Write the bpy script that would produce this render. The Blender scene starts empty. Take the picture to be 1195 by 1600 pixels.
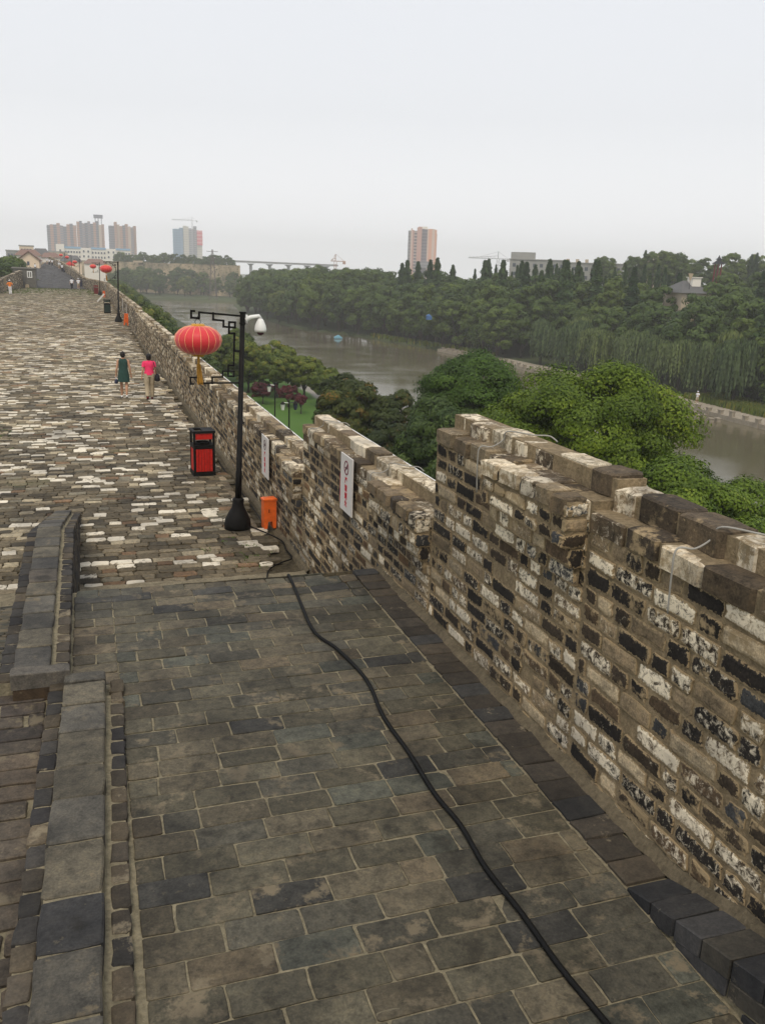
import bpy, math, random
import numpy as np
from mathutils import Matrix, Vector
# ------------------------------------------------------------------ camera, sky, sun, exposure
S = bpy.context.scene
COL = S.collection
YAW, PITCH, ROLL = 0.32969, 0.26756, 0.034907
cam = bpy.data.cameras.new("camera"); cam.sensor_fit = 'VERTICAL'; cam.sensor_height = 24.0
cam.lens = 24.0*1355/1600; cam.clip_start = 0.05; cam.clip_end = 9000
co = bpy.data.objects.new("camera", cam); COL.objects.link(co)
sa, ca, sp, cp, sr, cr = math.sin(YAW), math.cos(YAW), math.sin(PITCH), math.cos(PITCH), math.sin(ROLL), math.cos(ROLL)
fw = Vector((sa*cp, ca*cp, -sp)); rt = Vector((ca, -sa, 0)); up = Vector((sa*sp, ca*sp, cp))
r2 = rt*cr+up*sr; u2 = -rt*sr+up*cr
co.matrix_world = Matrix(((r2.x, u2.x, -fw.x, 0), (r2.y, u2.y, -fw.y, 0), (r2.z, u2.z, -fw.z, 4.5), (0, 0, 0, 1)))
S.camera = co
S.view_settings.view_transform = 'Standard'; S.view_settings.look = 'None'
S.view_settings.exposure = 0.16; S.view_settings.gamma = 1.0
S.cycles.use_denoising = True; S.cycles.max_bounces = 6; S.cycles.volume_bounces = 3
S.cycles.transparent_max_bounces = 8
W = bpy.data.worlds.new("World"); S.world = W; W.use_nodes = True
nt = W.node_tree; nt.nodes.clear()
out = nt.nodes.new('ShaderNodeOutputWorld'); sky = nt.nodes.new('ShaderNodeTexSky')
sky.sky_type = 'NISHITA'; sky.sun_disc = False; sky.sun_elevation = math.radians(55); sky.sun_rotation = math.radians(200)
sky.air_density = 1.5; sky.dust_density = 5
b1 = nt.nodes.new('ShaderNodeBackground'); b1.inputs[1].default_value = 0.08
b2 = nt.nodes.new('ShaderNodeBackground'); b2.inputs[0].default_value = (0.70, 0.735, 0.80, 1); b2.inputs[1].default_value = 1.0
mx = nt.nodes.new('ShaderNodeMixShader'); mx.inputs[0].default_value = 0.86
tc = nt.nodes.new('ShaderNodeTexCoord'); sxy = nt.nodes.new('ShaderNodeSeparateXYZ'); nt.links.new(tc.outputs['Generated'], sxy.inputs[0])
wr = nt.nodes.new('ShaderNodeValToRGB'); nt.links.new(sxy.outputs[2], wr.inputs[0]); e = wr.color_ramp.elements   # thin luminous overcast, brightest low down
e[0].position = 0.0; e[0].color = (.98, .98, 1.0, 1); e[1].position = .55; e[1].color = (.715, .735, .78, 1); x = e.new(.16); x.color = (.76, .77, .80, 1)
nt.links.new(wr.outputs[0], b2.inputs[0]); b2.inputs[1].default_value = 1.16
nt.links.new(sky.outputs[0], b1.inputs[0]); nt.links.new(b1.outputs[0], mx.inputs[1]); nt.links.new(b2.outputs[0], mx.inputs[2])
nt.links.new(mx.outputs[0], out.inputs[0])
sun = bpy.data.lights.new("sun", 'SUN'); sun.energy = 1.5; sun.angle = math.radians(16); sun.color = (1, .88, .72)
so = bpy.data.objects.new("sun", sun); COL.objects.link(so)
so.rotation_euler = (math.radians(35), 0, math.radians(-200+180))
# ------------------------------------------------------------------ helpers
RN = np.random.RandomState
def tag(o, label=None, cat=None, group=None, kind=None):
    if label: o['label'] = label
    if cat: o['category'] = cat
    if group: o['group'] = group
    if kind: o['kind'] = kind
    return o
def empty(name, loc, label, cat, group=None, rz=0):
    o = bpy.data.objects.new(name, None); COL.objects.link(o); o.location = loc; o.rotation_euler = (0, 0, rz)
    o.empty_display_size = .2
    return tag(o, label, cat, group)
def link(name, me, mat=None, parent=None):
    if mat is not None:
        for m in (mat if isinstance(mat, (list, tuple)) else [mat]): me.materials.append(m)
    o = bpy.data.objects.new(name, me); COL.objects.link(o)
    if parent is not None: o.parent = parent
    return o
def copy_tree(o, parent=None):
    c = o.copy(); COL.objects.link(c); c.parent = parent
    for ch in list(o.children): copy_tree(ch, c)
    return c
class MB:
    def __init__(s): s.v = []; s.f = []; s.m = []; s.sm = False
    def add(s, vs, fs, mi=0):
        n = len(s.v); s.v += [tuple(map(float, v)) for v in vs]; s.f += [tuple(int(i)+n for i in f) for f in fs]; s.m += [mi]*len(fs)
        return s
    def box(s, x0, x1, y0, y1, z0, z1, mi=0):
        if x0 > x1: x0, x1 = x1, x0
        if y0 > y1: y0, y1 = y1, y0
        if z0 > z1: z0, z1 = z1, z0
        return s.add([(x0,y0,z0),(x1,y0,z0),(x1,y1,z0),(x0,y1,z0),(x0,y0,z1),(x1,y0,z1),(x1,y1,z1),(x0,y1,z1)],
              [(0,3,2,1),(4,5,6,7),(0,1,5,4),(1,2,6,5),(2,3,7,6),(3,0,4,7)], mi)
    def obox(s, c, ax, ay, az, mi=0):
        c = np.array(c, float); ax, ay, az = map(lambda a: np.array(a, float), (ax, ay, az))
        vs = [c+i*ax+j*ay+k*az for k in (-1, 1) for (i, j) in ((-1,-1),(1,-1),(1,1),(-1,1))]
        return s.add(vs, [(0,3,2,1),(4,5,6,7),(0,1,5,4),(1,2,6,5),(2,3,7,6),(3,0,4,7)], mi)
    def tube(s, pts, rad, n=8, mi=0, cap=True, ell=None):
        pts = [np.array(p, float) for p in pts]; k = len(pts)
        rad = [rad]*k if np.isscalar(rad) else rad
        base = len(s.v); ref = np.array((0, 0, 1.0)); prev = None
        for i, p in enumerate(pts):
            t = pts[min(i+1, k-1)]-pts[max(i-1, 0)]; t = t/(np.linalg.norm(t)+1e-9)
            if prev is None:
                a = np.cross(t, ref)
                if np.linalg.norm(a) < .2: a = np.cross(t, (1.0, 0, 0))
            else: a = prev-t*np.dot(prev, t)
            a /= np.linalg.norm(a); prev = a; b = np.cross(t, a)
            for j in range(n):
                th = 2*math.pi*j/n
                s.v.append(tuple(p+rad[i]*(math.cos(th)*a+math.sin(th)*b)))
        for i in range(k-1):
            for j in range(n):
                s.f.append((base+i*n+j, base+i*n+(j+1)%n, base+(i+1)*n+(j+1)%n, base+(i+1)*n+j)); s.m.append(mi)
        if cap:
            s.f.append(tuple(base+j for j in range(n))[::-1]); s.m.append(mi)
            s.f.append(tuple(base+(k-1)*n+j for j in range(n))); s.m.append(mi)
        return s
    def rings(s, rs, n=16, mi=0, cap=True, phase=0):
        """rs: (cx,cy,z,rx,ry) stacked horizontal ellipses"""
        base = len(s.v)
        for (cx, cy, z, rx, ry) in rs:
            for j in range(n):
                th = 2*math.pi*j/n+phase; s.v.append((cx+rx*math.cos(th), cy+ry*math.sin(th), z))
        for i in range(len(rs)-1):
            for j in range(n):
                s.f.append((base+i*n+j, base+i*n+(j+1)%n, base+(i+1)*n+(j+1)%n, base+(i+1)*n+j)); s.m.append(mi)
        if cap:
            s.f.append(tuple(base+j for j in range(n))[::-1]); s.m.append(mi)
            s.f.append(tuple(base+(len(rs)-1)*n+j for j in range(n))); s.m.append(mi)
        return s
    def build(s, name, mat, parent=None, smooth=False):
        me = bpy.data.meshes.new(name); me.from_pydata(s.v, [], s.f); me.update()
        if len(set(s.m)) > 1: me.polygons.foreach_set('material_index', s.m)
        if smooth: me.polygons.foreach_set('use_smooth', [True]*len(s.f))
        return link(name, me, mat, parent)
# ------------------------------------------------------------------ materials
def newmat(name):
    m = bpy.data.materials.new(name); m.use_nodes = True; t = m.node_tree
    p = t.nodes['Principled BSDF']; p.inputs['Specular IOR Level'].default_value = 0.25
    return m, t, p
def N(t, kind, **kw):
    n = t.nodes.new('ShaderNode'+kind)
    for k, v in kw.items():
        if k.startswith('i_'):
            key = k[2:]; key = int(key) if key.isdigit() else key.replace('_', ' ')
            n.inputs[key].default_value = v
        else: setattr(n, k, v)
    return n
def noise(t, vec, scale, detail=4, rough=.6, dist=0):
    n = N(t, 'TexNoise'); n.inputs['Scale'].default_value = scale; n.inputs['Detail'].default_value = detail
    n.inputs['Roughness'].default_value = rough; n.inputs['Distortion'].default_value = dist
    if vec is not None: t.links.new(vec, n.inputs['Vector'])
    return n.outputs['Fac']
def ramp(t, fac, stops):
    r = N(t, 'ValToRGB'); e = r.color_ramp.elements
    e[0].position, e[0].color = stops[0][0], (*stops[0][1], 1); e[1].position, e[1].color = stops[-1][0], (*stops[-1][1], 1)
    for p, c in stops[1:-1]:
        x = e.new(p); x.color = (*c, 1)
    t.links.new(fac, r.inputs[0]); return r.outputs[0]
def mix(t, fac, a, b, mode='MIX'):
    m = N(t, 'Mix', data_type='RGBA', blend_type=mode)
    for s_, v in ((m.inputs['Factor'], fac), (m.inputs[6], a), (m.inputs[7], b)):
        if isinstance(v, (int, float)): s_.default_value = v
        elif isinstance(v, tuple): s_.default_value = (*v, 1) if len(v) == 3 else v
        else: t.links.new(v, s_)
    return m.outputs[2]
def mth(t, op, a, b=None, c=None, clamp=False):
    m = N(t, 'Math', operation=op); m.use_clamp = clamp
    for i, v in enumerate((a, b, c)):
        if v is None: continue
        if isinstance(v, (int, float)): m.inputs[i].default_value = v
        else: t.links.new(v, m.inputs[i])
    return m.outputs[0]
def bump(t, p, h, strength=.4, dist=.01):
    b = N(t, 'Bump'); b.inputs['Strength'].default_value = strength; b.inputs['Distance'].default_value = dist
    t.links.new(h, b.inputs['Height']); t.links.new(b.outputs[0], p.inputs['Normal'])
def pos(t): return N(t, 'NewGeometry').outputs['Position']
def plain(name, c, rough=.6, metal=0, var=.15, scale=8, spec=.25, bumps=0):
    m, t, p = newmat(name); p.inputs['Roughness'].default_value = rough; p.inputs['Metallic'].default_value = metal
    p.inputs['Specular IOR Level'].default_value = spec
    v = N(t, 'TexCoord').outputs['Object']; n = noise(t, v, scale)
    col = ramp(t, n, [(.3, tuple(x*(1-var) for x in c)), (.7, tuple(min(1, x*(1+var)) for x in c))])
    t.links.new(col, p.inputs['Base Color'])
    if bumps: bump(t, p, n, bumps, .01)
    return m
def brickmat(name, white=(.62,.58,.50), mortar=(.21,.175,.125), mort_amt=1., white_scale=18, grain=.35, sheen=.9, dirt=.6, stain=None, moss=None, ragged=0, soft=14, spots=False):
    m, t, p = newmat(name); P = pos(t)
    col = N(t, 'Attribute', attribute_name='col').outputs['Color']
    par = N(t, 'SeparateColor'); t.links.new(N(t, 'Attribute', attribute_name='par').outputs['Color'], par.inputs[0])
    n1 = noise(t, P, 14, 6, .7); n2 = noise(t, P, 70, 3, .6); n3 = noise(t, P, white_scale, 8, .75, .6); n4 = noise(t, P, 5, 5, .7)
    c = mix(t, 1., col, ramp(t, n1, [(.25, (1-dirt,)*3), (.5, (1., 1., 1.)), (.78, (1.5, 1.42, 1.3))]), 'MULTIPLY')
    c = mix(t, 1., c, ramp(t, n2, [(.3, (1-grain,)*3), (.7, (1+grain,)*3)]), 'MULTIPLY')
    # mortar smears
    k = mth(t, 'MULTIPLY', mth(t, 'SUBTRACT', mth(t, 'ADD', n4, mth(t, 'MULTIPLY', par.outputs[1], .32*mort_amt)), .66), 12, clamp=True)
    c = mix(t, k, c, mortar)
    if ragged:   # pointing mortar creeping over the arrises
        ed = N(t, 'Attribute', attribute_name='edge').outputs['Fac']; n8 = noise(t, P, 38, 4, .7)
        v_ = mth(t, 'ADD', mth(t, 'MULTIPLY', mth(t, 'SUBTRACT', n8, .5), 3.4), mth(t, 'SUBTRACT', ragged, ed))
        v_ = mth(t, 'ADD', v_, mth(t, 'MULTIPLY', par.outputs[1], .25)); ke = mth(t, 'MULTIPLY', v_, 7, clamp=True)
    # flaking limewash
    k = mth(t, 'MULTIPLY', mth(t, 'SUBTRACT', mth(t, 'ADD', n3, mth(t, 'MULTIPLY', par.outputs[0], .42)), .78), soft, clamp=True)
    c = mix(t, k, c, white)
    if ragged: c = mix(t, ke, c, mix(t, n2, tuple(x*.72 for x in mortar), tuple(x*1.2 for x in mortar)))
    if spots:
        n7 = noise(t, P, 3.2, 8, .72, .4); n9 = noise(t, P, 8.5, 7, .75, .8)
        c = mix(t, mth(t, 'MULTIPLY', mth(t, 'MULTIPLY', mth(t, 'SUBTRACT', n7, .56), 11, clamp=True), .62), c, (.022,.020,.015))
        c = mix(t, mth(t, 'MULTIPLY', mth(t, 'MULTIPLY', mth(t, 'SUBTRACT', n9, .63), 12, clamp=True), .55), c, (.27,.24,.17))
    if stain:   # large damp patches
        n5 = noise(t, P, stain[0], 4, .6)
        c = mix(t, 1., c, ramp(t, n5, [(.35, (stain[1],)*3), (.6, (1.12, 1.1, 1.05))]), 'MULTIPLY')
    if moss:
        n6 = noise(t, P, .35, 5, .65); geo = N(t, 'SeparateXYZ'); t.links.new(P, geo.inputs[0])
        far = N(t, 'MapRange'); t.links.new(geo.outputs[1], far.inputs[0])
        far.inputs[1].default_value = 60; far.inputs[2].default_value = 170; far.inputs[3].default_value = 0; far.inputs[4].default_value = .2
        k = mth(t, 'MULTIPLY', mth(t, 'SUBTRACT', mth(t, 'ADD', n6, far.outputs[0]), .62), 7, clamp=True)
        c = mix(t, mth(t, 'MULTIPLY', k, .7), c, moss)
    t.links.new(c, p.inputs['Base Color']); p.inputs['Roughness'].default_value = sheen
    h = mth(t, 'ADD', mth(t, 'MULTIPLY', n1, .7), mth(t, 'MULTIPLY', n2, .3)); bump(t, p, h, .55, .012)
    return m
M = {}
M['wallbrick'] = brickmat('wall_brick', white=(.72,.64,.50), mortar=(.29,.222,.132), mort_amt=.6, white_scale=19, stain=(1.1, .66), dirt=.7, ragged=.30, soft=8)
M['copebrick'] = brickmat('coping_brick', white=(.72,.64,.50), mortar=(.29,.222,.132), mort_amt=.75, white_scale=12, stain=(1.6, .6), dirt=.75, ragged=.05, soft=8)
M['cobble'] = brickmat('cobble_brick', white=(.68,.63,.53), mort_amt=.3, white_scale=12, stain=(.7, .5), moss=(.10,.115,.045), dirt=.7)
M['paver'] = brickmat('paver_brick', white=(.24,.21,.16), mortar=(.15,.125,.085), mort_amt=.55, dirt=.6, grain=.28, white_scale=22, sheen=.72, stain=(1.7, .55), spots=True)
M['greybrick'] = brickmat('grey_brick', white=(.30,.28,.23), mortar=(.2,.17,.12), mort_amt=.6, dirt=.4, grain=.2, stain=(1.5, .7))
def mortarmat(name, c, s=30):
    m, t, p = newmat(name); P = pos(t)
    n1 = noise(t, P, 6, 6, .7); n2 = noise(t, P, s, 6, .7)
    k = mix(t, 1., ramp(t, n1, [(.3, tuple(x*.62 for x in c)), (.65, tuple(x*1.18 for x in c))]), ramp(t, n2, [(.3, (.65,)*3), (.7, (1.25,)*3)]), 'MULTIPLY')
    t.links.new(k, p.inputs['Base Color']); p.inputs['Roughness'].default_value = .95; bump(t, p, n2, .9, .03); return m
M['mortar'] = mortarmat('mortar', (.28,.215,.128))
M['paver_mortar'] = mortarmat('paver_mortar', (.27,.235,.155))
M['bed'] = mortarmat('earth_bed', (.075,.062,.038), 12)
M['sandmortar'] = mortarmat('pale_mortar', (.25,.215,.145))
M['fillet'] = mortarmat('fillet_mortar', (.14,.115,.075))
M['black'] = plain('black_iron', (.007,.0065,.006), .62, 0, .5, 12, .15)
M['rubber'] = plain('black_rubber', (.007,.007,.007), .65, 0, .3, 20, .15)
M['white'] = plain('white_plastic', (.72,.72,.69), .4, 0, .06)
M['greycable'] = plain('grey_cable', (.30,.29,.26), .6)
M['orange'] = plain('orange_paint', (.72,.13,.022), .45, 0, .2, 9, .3)
M['redpaint'] = plain('red_paint', (.45,.018,.012), .5, 0, .25, 14)
M['gold'] = plain('gold_foil', (.62,.34,.05), .4, .3, .3, 30)
M['ribgold'] = plain('rib_gold', (.80,.42,.20), .5, 0, .1)
M['gold2'] = plain('gold_tassel', (.42,.22,.035), .8, 0, .3, 40)
M['signwhite'] = plain('sign_white', (.60,.575,.54), .5, 0, .05, 4)
M['signred'] = plain('sign_red', (.5,.01,.03), .5)
M['signdark'] = plain('sign_dark', (.06,.02,.03), .5)
M['skin'] = plain('skin', (.48,.27,.17), .6, 0, .06)
M['hair'] = plain('dark_hair', (.012,.009,.008), .5, 0, .3, 40)
M['greendress'] = plain('green_dress', (.024,.06,.05), .85, 0, .2, 10)
M['pink'] = plain('pink_shirt', (.80,.045,.14), .8, 0, .12, 10)
M['khaki'] = plain('khaki_trousers', (.42,.35,.24), .85, 0, .15, 10)
M['cloth_white'] = plain('white_cloth', (.75,.75,.76), .85)
M['cloth_dark'] = plain('dark_cloth', (.02,.02,.025), .85)
M['cloth_orange'] = plain('orange_cloth', (.7,.2,.03), .85)
M['navy'] = plain('navy_paint', (.03,.035,.07), .6)
M['darkgreen'] = plain('dark_green_paint', (.012,.028,.022), .55)
M['maroon'] = plain('maroon_paint', (.16,.012,.012), .6)
M['tan'] = plain('tan_wall', (.42,.34,.23), .9)
# ------------------------------------------------------------------ brick generator
def bricks(name, spec, mapf, mat, parent=None, lod=2, jit=.006, seed=1, chop=.022, bev=.012, inset=None):
    """spec rows: u0,u1,v0,v1,h,depth, r,g,b, p0,p1,p2 ; one mesh for a whole face of brickwork"""
    A = np.array(spec, float); n = len(A); R = RN(seed)
    cu = (A[:,0]+A[:,1])/2; cv = (A[:,2]+A[:,3])/2; a = (A[:,1]-A[:,0])/2; b = (A[:,3]-A[:,2])/2
    if lod == 2:
        c = np.minimum(chop*(.6+.9*R.rand(n)), np.minimum(a, b)*.6); z = np.zeros(n)
        ou = np.stack([a-c, a, a, a, a-c, z, -a+c, -a, -a, -a, -a+c, z], 1); ov = np.stack([b, b-c, z, -b+c, -b, -b, -b, -b+c, z, b-c, b, b], 1)
    elif lod == 1:
        c = np.minimum(chop, np.minimum(a, b)*.5)
        ou = np.stack([a-c, a, a, a-c, -a+c, -a, -a, -a+c], 1); ov = np.stack([b, b-c, -b+c, -b, -b, -b+c, b-c, b], 1)
    else:
        ou = np.stack([a, a, -a, -a], 1); ov = np.stack([b, -b, -b, b], 1)
    k = ou.shape[1]
    ou = ou+R.randn(n, k)*jit; ov = ov+R.randn(n, k)*jit
    rings_ = [(ou*1.0, ov*1.0, A[:, 4:5]-A[:, 5:6]+0*ou)]
    tu = R.randn(n, 1)*.012; tv = R.randn(n, 1)*.015
    H = A[:, 4:5]+tu*ou+tv*ov
    if lod >= 1:
        rings_.append((ou, ov, H-bev)); ins = bev*1.3 if inset is None else inset
        fa = 1-np.minimum(ins/a, .6)[:, None]; fb = 1-np.minimum(ins/b, .6)[:, None]
        rings_.append((ou*fa, ov*fb, H+R.randn(n, k)*bev*.12))
    else: rings_.append((ou, ov, H))
    L = len(rings_)
    U = np.stack([r[0] for r in rings_], 1)+cu[:, None, None]; V = np.stack([r[1] for r in rings_], 1)+cv[:, None, None]; Hh = np.stack([r[2] for r in rings_], 1)
    X, Y, Z = mapf(U.ravel(), V.ravel(), Hh.ravel())
    verts = np.stack([X+0*Y, Y+0*X, Z+0*X], 1)
    loc = []
    for l in range(L-1):
        for j in range(k): loc.append([l*k+j, l*k+(j+1) % k, (l+1)*k+(j+1) % k, (l+1)*k+j])
    cap = [(L-1)*k+j for j in range(k)]
    # orientation test on the first brick
    v0 = verts[:k*L]; cc = [Vector(v0[i]) for i in cap]
    nrm = (cc[1]-cc[0]).cross(cc[2]-cc[1])
    base = Vector(v0[:k].mean(0)); topc = Vector(v0[(L-1)*k:].mean(0))
    flip = nrm.dot(topc-base) < 0
    if flip: cap = cap[::-1]
    else: loc = [q[::-1] for q in loc]
    loc = [q[::-1] for q in loc] if False else loc
    nf = len(loc); off = np.arange(n)*(k*L)
    q = (np.array(loc)[None]+off[:, None, None]).reshape(n, -1); cp_ = np.array(cap)[None]+off[:, None]
    loops = np.concatenate([q, cp_], 1).ravel(); tot = np.tile(np.array([4]*nf+[k]), n); start = np.concatenate([[0], np.cumsum(tot)[:-1]])
    me = bpy.data.meshes.new(name); me.vertices.add(len(verts)); me.vertices.foreach_set('co', verts.ravel())
    me.loops.add(len(loops)); me.loops.foreach_set('vertex_index', loops.astype(np.int32))
    me.polygons.add(len(tot)); me.polygons.foreach_set('loop_start', start.astype(np.int32)); me.polygons.foreach_set('loop_total', tot.astype(np.int32))
    me.polygons.foreach_set('use_smooth', np.zeros(len(tot), dtype=bool))
    me.update(calc_edges=True)
    for nm, cols in (('col', A[:, 6:9]), ('par', A[:, 9:12])):
        at = me.attributes.new(nm, 'FLOAT_COLOR', 'FACE')
        d = np.concatenate([cols, np.ones((n, 1))], 1); at.data.foreach_set('color', np.repeat(d, nf+1, 0).ravel())
    ed = np.ones((n, L, k)) if lod < 1 else np.concatenate([np.zeros((n, 1, k))+(A[:, 5] > .08)[:, None, None], np.zeros((n, 1, k))+.55*(A[:, 5] > .08)[:, None, None], np.ones((n, 1, k))], 1)
    me.attributes.new('edge', 'FLOAT', 'POINT').data.foreach_set('value', ed.ravel())
    return link(name, me, mat, parent)
def pick(R, pal):
    w = np.array([p[0] for p in pal]); i = R.choice(len(pal), p=w/w.sum()); c = np.array(pal[i][1])*R.uniform(.75, 1.25)
    return c, (pal[i][2] if len(pal[i]) > 2 else None)
WALLPAL = [(36, (.022,.019,.017)), (22, (.042,.032,.023)), (11, (.085,.060,.038)), (10, (.20,.155,.10)), (7, (.38,.31,.21), .3), (3, (.14,.085,.045), .1), (.3, (.09,.045,.028), .1), (8, (.05,.052,.055))]
LEDGEPAL = [(6, (.060,.048,.036)), (16, (.10,.076,.050)), (14, (.15,.115,.075)), (10, (.22,.175,.115)), (7, (.42,.35,.25), .7)]
def wallrow(spec, R, y0, y1, z0, z1, h=.0, depth=.04, pal=WALLPAL, gap=.026, lens=(.385, .20), far=0, drop=.012):
    y = y0
    while y < y1-.05:
        L = lens[0] if R.rand() < .6 else lens[1]
        L *= R.uniform(.85, 1.1); e = min(y+L, y1)
        if y1-e < .09: e = y1
        c, w = pick(R, pal); wh = (w if w is not None else (R.uniform(.45, 1.0) if R.rand() < .5 else R.uniform(0, .45)))
        if R.rand() > drop:
            spec.append((y+gap/2*R.uniform(.5,1.5), e-gap/2*R.uniform(.5,1.5), z0+gap/2*R.uniform(.6,1.3), z1-gap/2*R.uniform(.6,1.3), h+R.uniform(-.007, .004), depth, *c, wh, R.uniform(0, 1)**1.3, R.rand()))
        y = e
# path bend of the far walkway and wall
def bend(y):
    return np.interp(np.asarray(y, float), [130, 140, 150, 164, 178, 215, 260, 330], [0, -.25, -.75, -1.9, -3.2, -5.5, -8.9, -13.9])
def lift(y):
    return np.interp(np.asarray(y, float), [171, 178, 215, 260, 330], [0, .15, 1.49, 2.8, 4.6])
# ------------------------------------------------------------------ parapet wall on the river side
WX = 3.10
wall = empty('parapet_wall', (WX, 4, 0), 'crenellated old brick parapet with flaking limewash along the river side of the walkway', 'wall')
wall.location = (0, 0, 0)
def inner(u, v, h): return WX-h+bend(u), u, v+lift(u)
def make_section(y0, y1, zl, zc, pier=None, lod=2, seed=1, zb=0., chigh=.14, step=None):
    R = RN(seed)
    nseg = max(1, int((y1-y0)/ (6 if y0 > 100 else 400)))
    core = MB(); ys = np.linspace(y0, y1, nseg+1)
    for a, b in zip(ys[:-1], ys[1:]):
        ba, bb = float(bend(a)), float(bend(b)); la, lb = float(lift(a)), float(lift(b))
        def pr(x0, x1, z0, z1):
            core.add([(x0+ba, a, z0+la), (x1+ba, a, z0+la), (x1+bb, b, z0+lb), (x0+bb, b, z0+lb), (x0+ba, a, z1+la), (x1+ba, a, z1+la), (x1+bb, b, z1+lb), (x0+bb, b, z1+lb)],
              [(0,3,2,1),(4,5,6,7),(0,1,5,4),(1,2,6,5),(2,3,7,6),(3,0,4,7)])
        pr(WX+.012, WX+.42, -.3, zl-.02)
        pr(WX+.18, WX+.405, zl-.021, zc-.02)
    sec = core.build('wall_section', M['mortar'], wall)
    spec = []; n = int(round((zl-.14-zb)/.126)); pitch = (zl-.14-zb)/n
    for k in range(n):
        z0 = zb+k*pitch; wallrow(spec, R, y0+.01, y1-.01, z0, z0+pitch, 0., .04)
    bricks('brick_face', spec, inner, M['wallbrick'], sec, lod, .006 if lod == 2 else .005, seed, .012, .005, .022)
    spec = []; wallrow(spec, R, y0+.01, y1-.01, WX-.025, WX+.21, zl, .13, lens=(.4, .24), drop=.02, pal=LEDGEPAL)
    spec = [tuple(list(s[:4])+[s[4]+R.uniform(-.02, .012)]+list(s[5:])) for s in spec]
    bricks('ledge_course', spec, lambda u, v, h: (v+bend(u), u, h+lift(u)), M['copebrick'], sec, lod, .008, seed+1, .025, .010, .022)
    spec = []
    for (xa, xb) in ((WX+.16, WX+.42),):
        wallrow(spec, R, y0+.01, y1-.01, xa, xb, zc, chigh+.02, lens=(.44, .3), drop=.0, pal=[(7,(.085,.066,.046)), (15,(.13,.10,.068)), (14,(.20,.155,.10)), (13,(.33,.28,.20), .75), (9,(.50,.45,.36), .85)])
    spec = [tuple(list(s[:2])+[s[2]+R.uniform(-.02,.02), s[3]+R.uniform(-.03,.02)]+[s[4]+R.uniform(-.02, .015)]+list(s[5:])) for s in spec]
    bricks('coping', spec, lambda u, v, h: (v+bend(u), u, h+lift(u)), M['copebrick'], sec, lod, .010, seed+2, .03, .012, .024)
    if y0 < 30:   # outer face and near end
        spec = []
        for k in range(n): wallrow(spec, R, y0+.01, y1-.01, zb+k*pitch, zb+(k+1)*pitch, 0., .03)
        bricks('outer_face', spec, lambda u, v, h: (WX+.42+h, u, v), M['wallbrick'], sec, 1, .005, seed+3, .012, .005, .022)
    if step:      # exposed end where the next section is lower
        spec = []; z = step
        while z < zl-.1: wallrow(spec, R, WX+.02, WX+.42, z, z+.148, .0, .03, drop=0); z += .148
        spec = [s for s in spec if s[3] < zl+.02]
        if spec: bricks('end_face', spec, lambda u, v, h: (u, y0-h-.002, v), M['wallbrick'], sec, lod, .006, seed+4)
    if pier:
        pa, pb, pz, px = pier
        m = MB(); m.box(WX-px+.012, WX+.005, pa+.012, pb-.01, pz+.15, zl-.03)
        m.box(WX-px*.62+.012, WX+.005, pa+.03, pb-.02, pz+.0, pz+.15); m.box(WX-px*.3+.012, WX+.005, pa+.05, pb-.04, pz-.14, pz)
        pr_ = m.build('pier', M['mortar'], sec)
        spec = []; z = pz+.15; kk = max(1, int(round((zl-.03-z)/.126))); ph = (zl-.03-z)/kk
        for k in range(kk): wallrow(spec, R, pa, pb-.01, z+k*ph, z+(k+1)*ph, px, .04, drop=0)
        wallrow(spec, R, pa+.02, pb-.02, pz+.005, pz+.148, px*.62, .04, drop=0); wallrow(spec, R, pa+.04, pb-.04, pz-.14, pz-.005, px*.3, .03, drop=0)
        b1_ = bricks('pier_face', spec, inner, M['wallbrick'], sec, lod, .007, seed+5, .012, .005, .022)
        spec = []
        for k in range(kk):
            c, w = pick(R, WALLPAL); spec.append((WX-px+.0, WX+.0, z+k*ph+.012, z+(k+1)*ph-.012, 0., .05, *c, R.rand()*.9, R.rand()*.6, 0))
        c, w = pick(R, WALLPAL); spec.append((WX-px*.62, WX+.0, pz+.012, pz+.14, -.015, .05, *c, .1, .1, 0))
        bricks('pier_end', spec, lambda u, v, h: (u, pa-h, v), M['wallbrick'], sec, lod, .006, seed+6, .012, .006, .02)
        spec = []; wallrow(spec, R, pa, pb, WX-px-.03, WX+.02, zl+.004, .12, lens=(.4, .24), drop=0, pal=LEDGEPAL)
        bricks('pier_cap', spec, lambda u, v, h: (v, u, h), M['copebrick'], sec, lod, .008, seed+7, .03, .012, .022)
        sec_ = pr_
    return sec
make_section(-4.0, 4.80, 3.06, 3.20, None, 2, 11, 1.1)
make_section(4.80, 7.55, 3.12, 3.26, (4.83, 6.15, 2.62, .17), 2, 22, 1.1, step=3.06)
make_section(7.55, 13.0, 2.24, 2.37, (7.59, 9.15, 1.76, .15), 2, 33, 0.)
make_section(13.0, 30.0, 1.50, 1.64, (13.05, 14.35, .85, .15), 2, 44, 0.)
make_section(30.0, 60.0, 1.58, 1.72, None, 1, 55, 0.)
make_section(60.0, 128.0, 1.72, 1.86, None, 0, 66, 0.)
make_section(128.0, 330.0, 1.83, 1.97, None, 0, 77, 0.)
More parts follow.
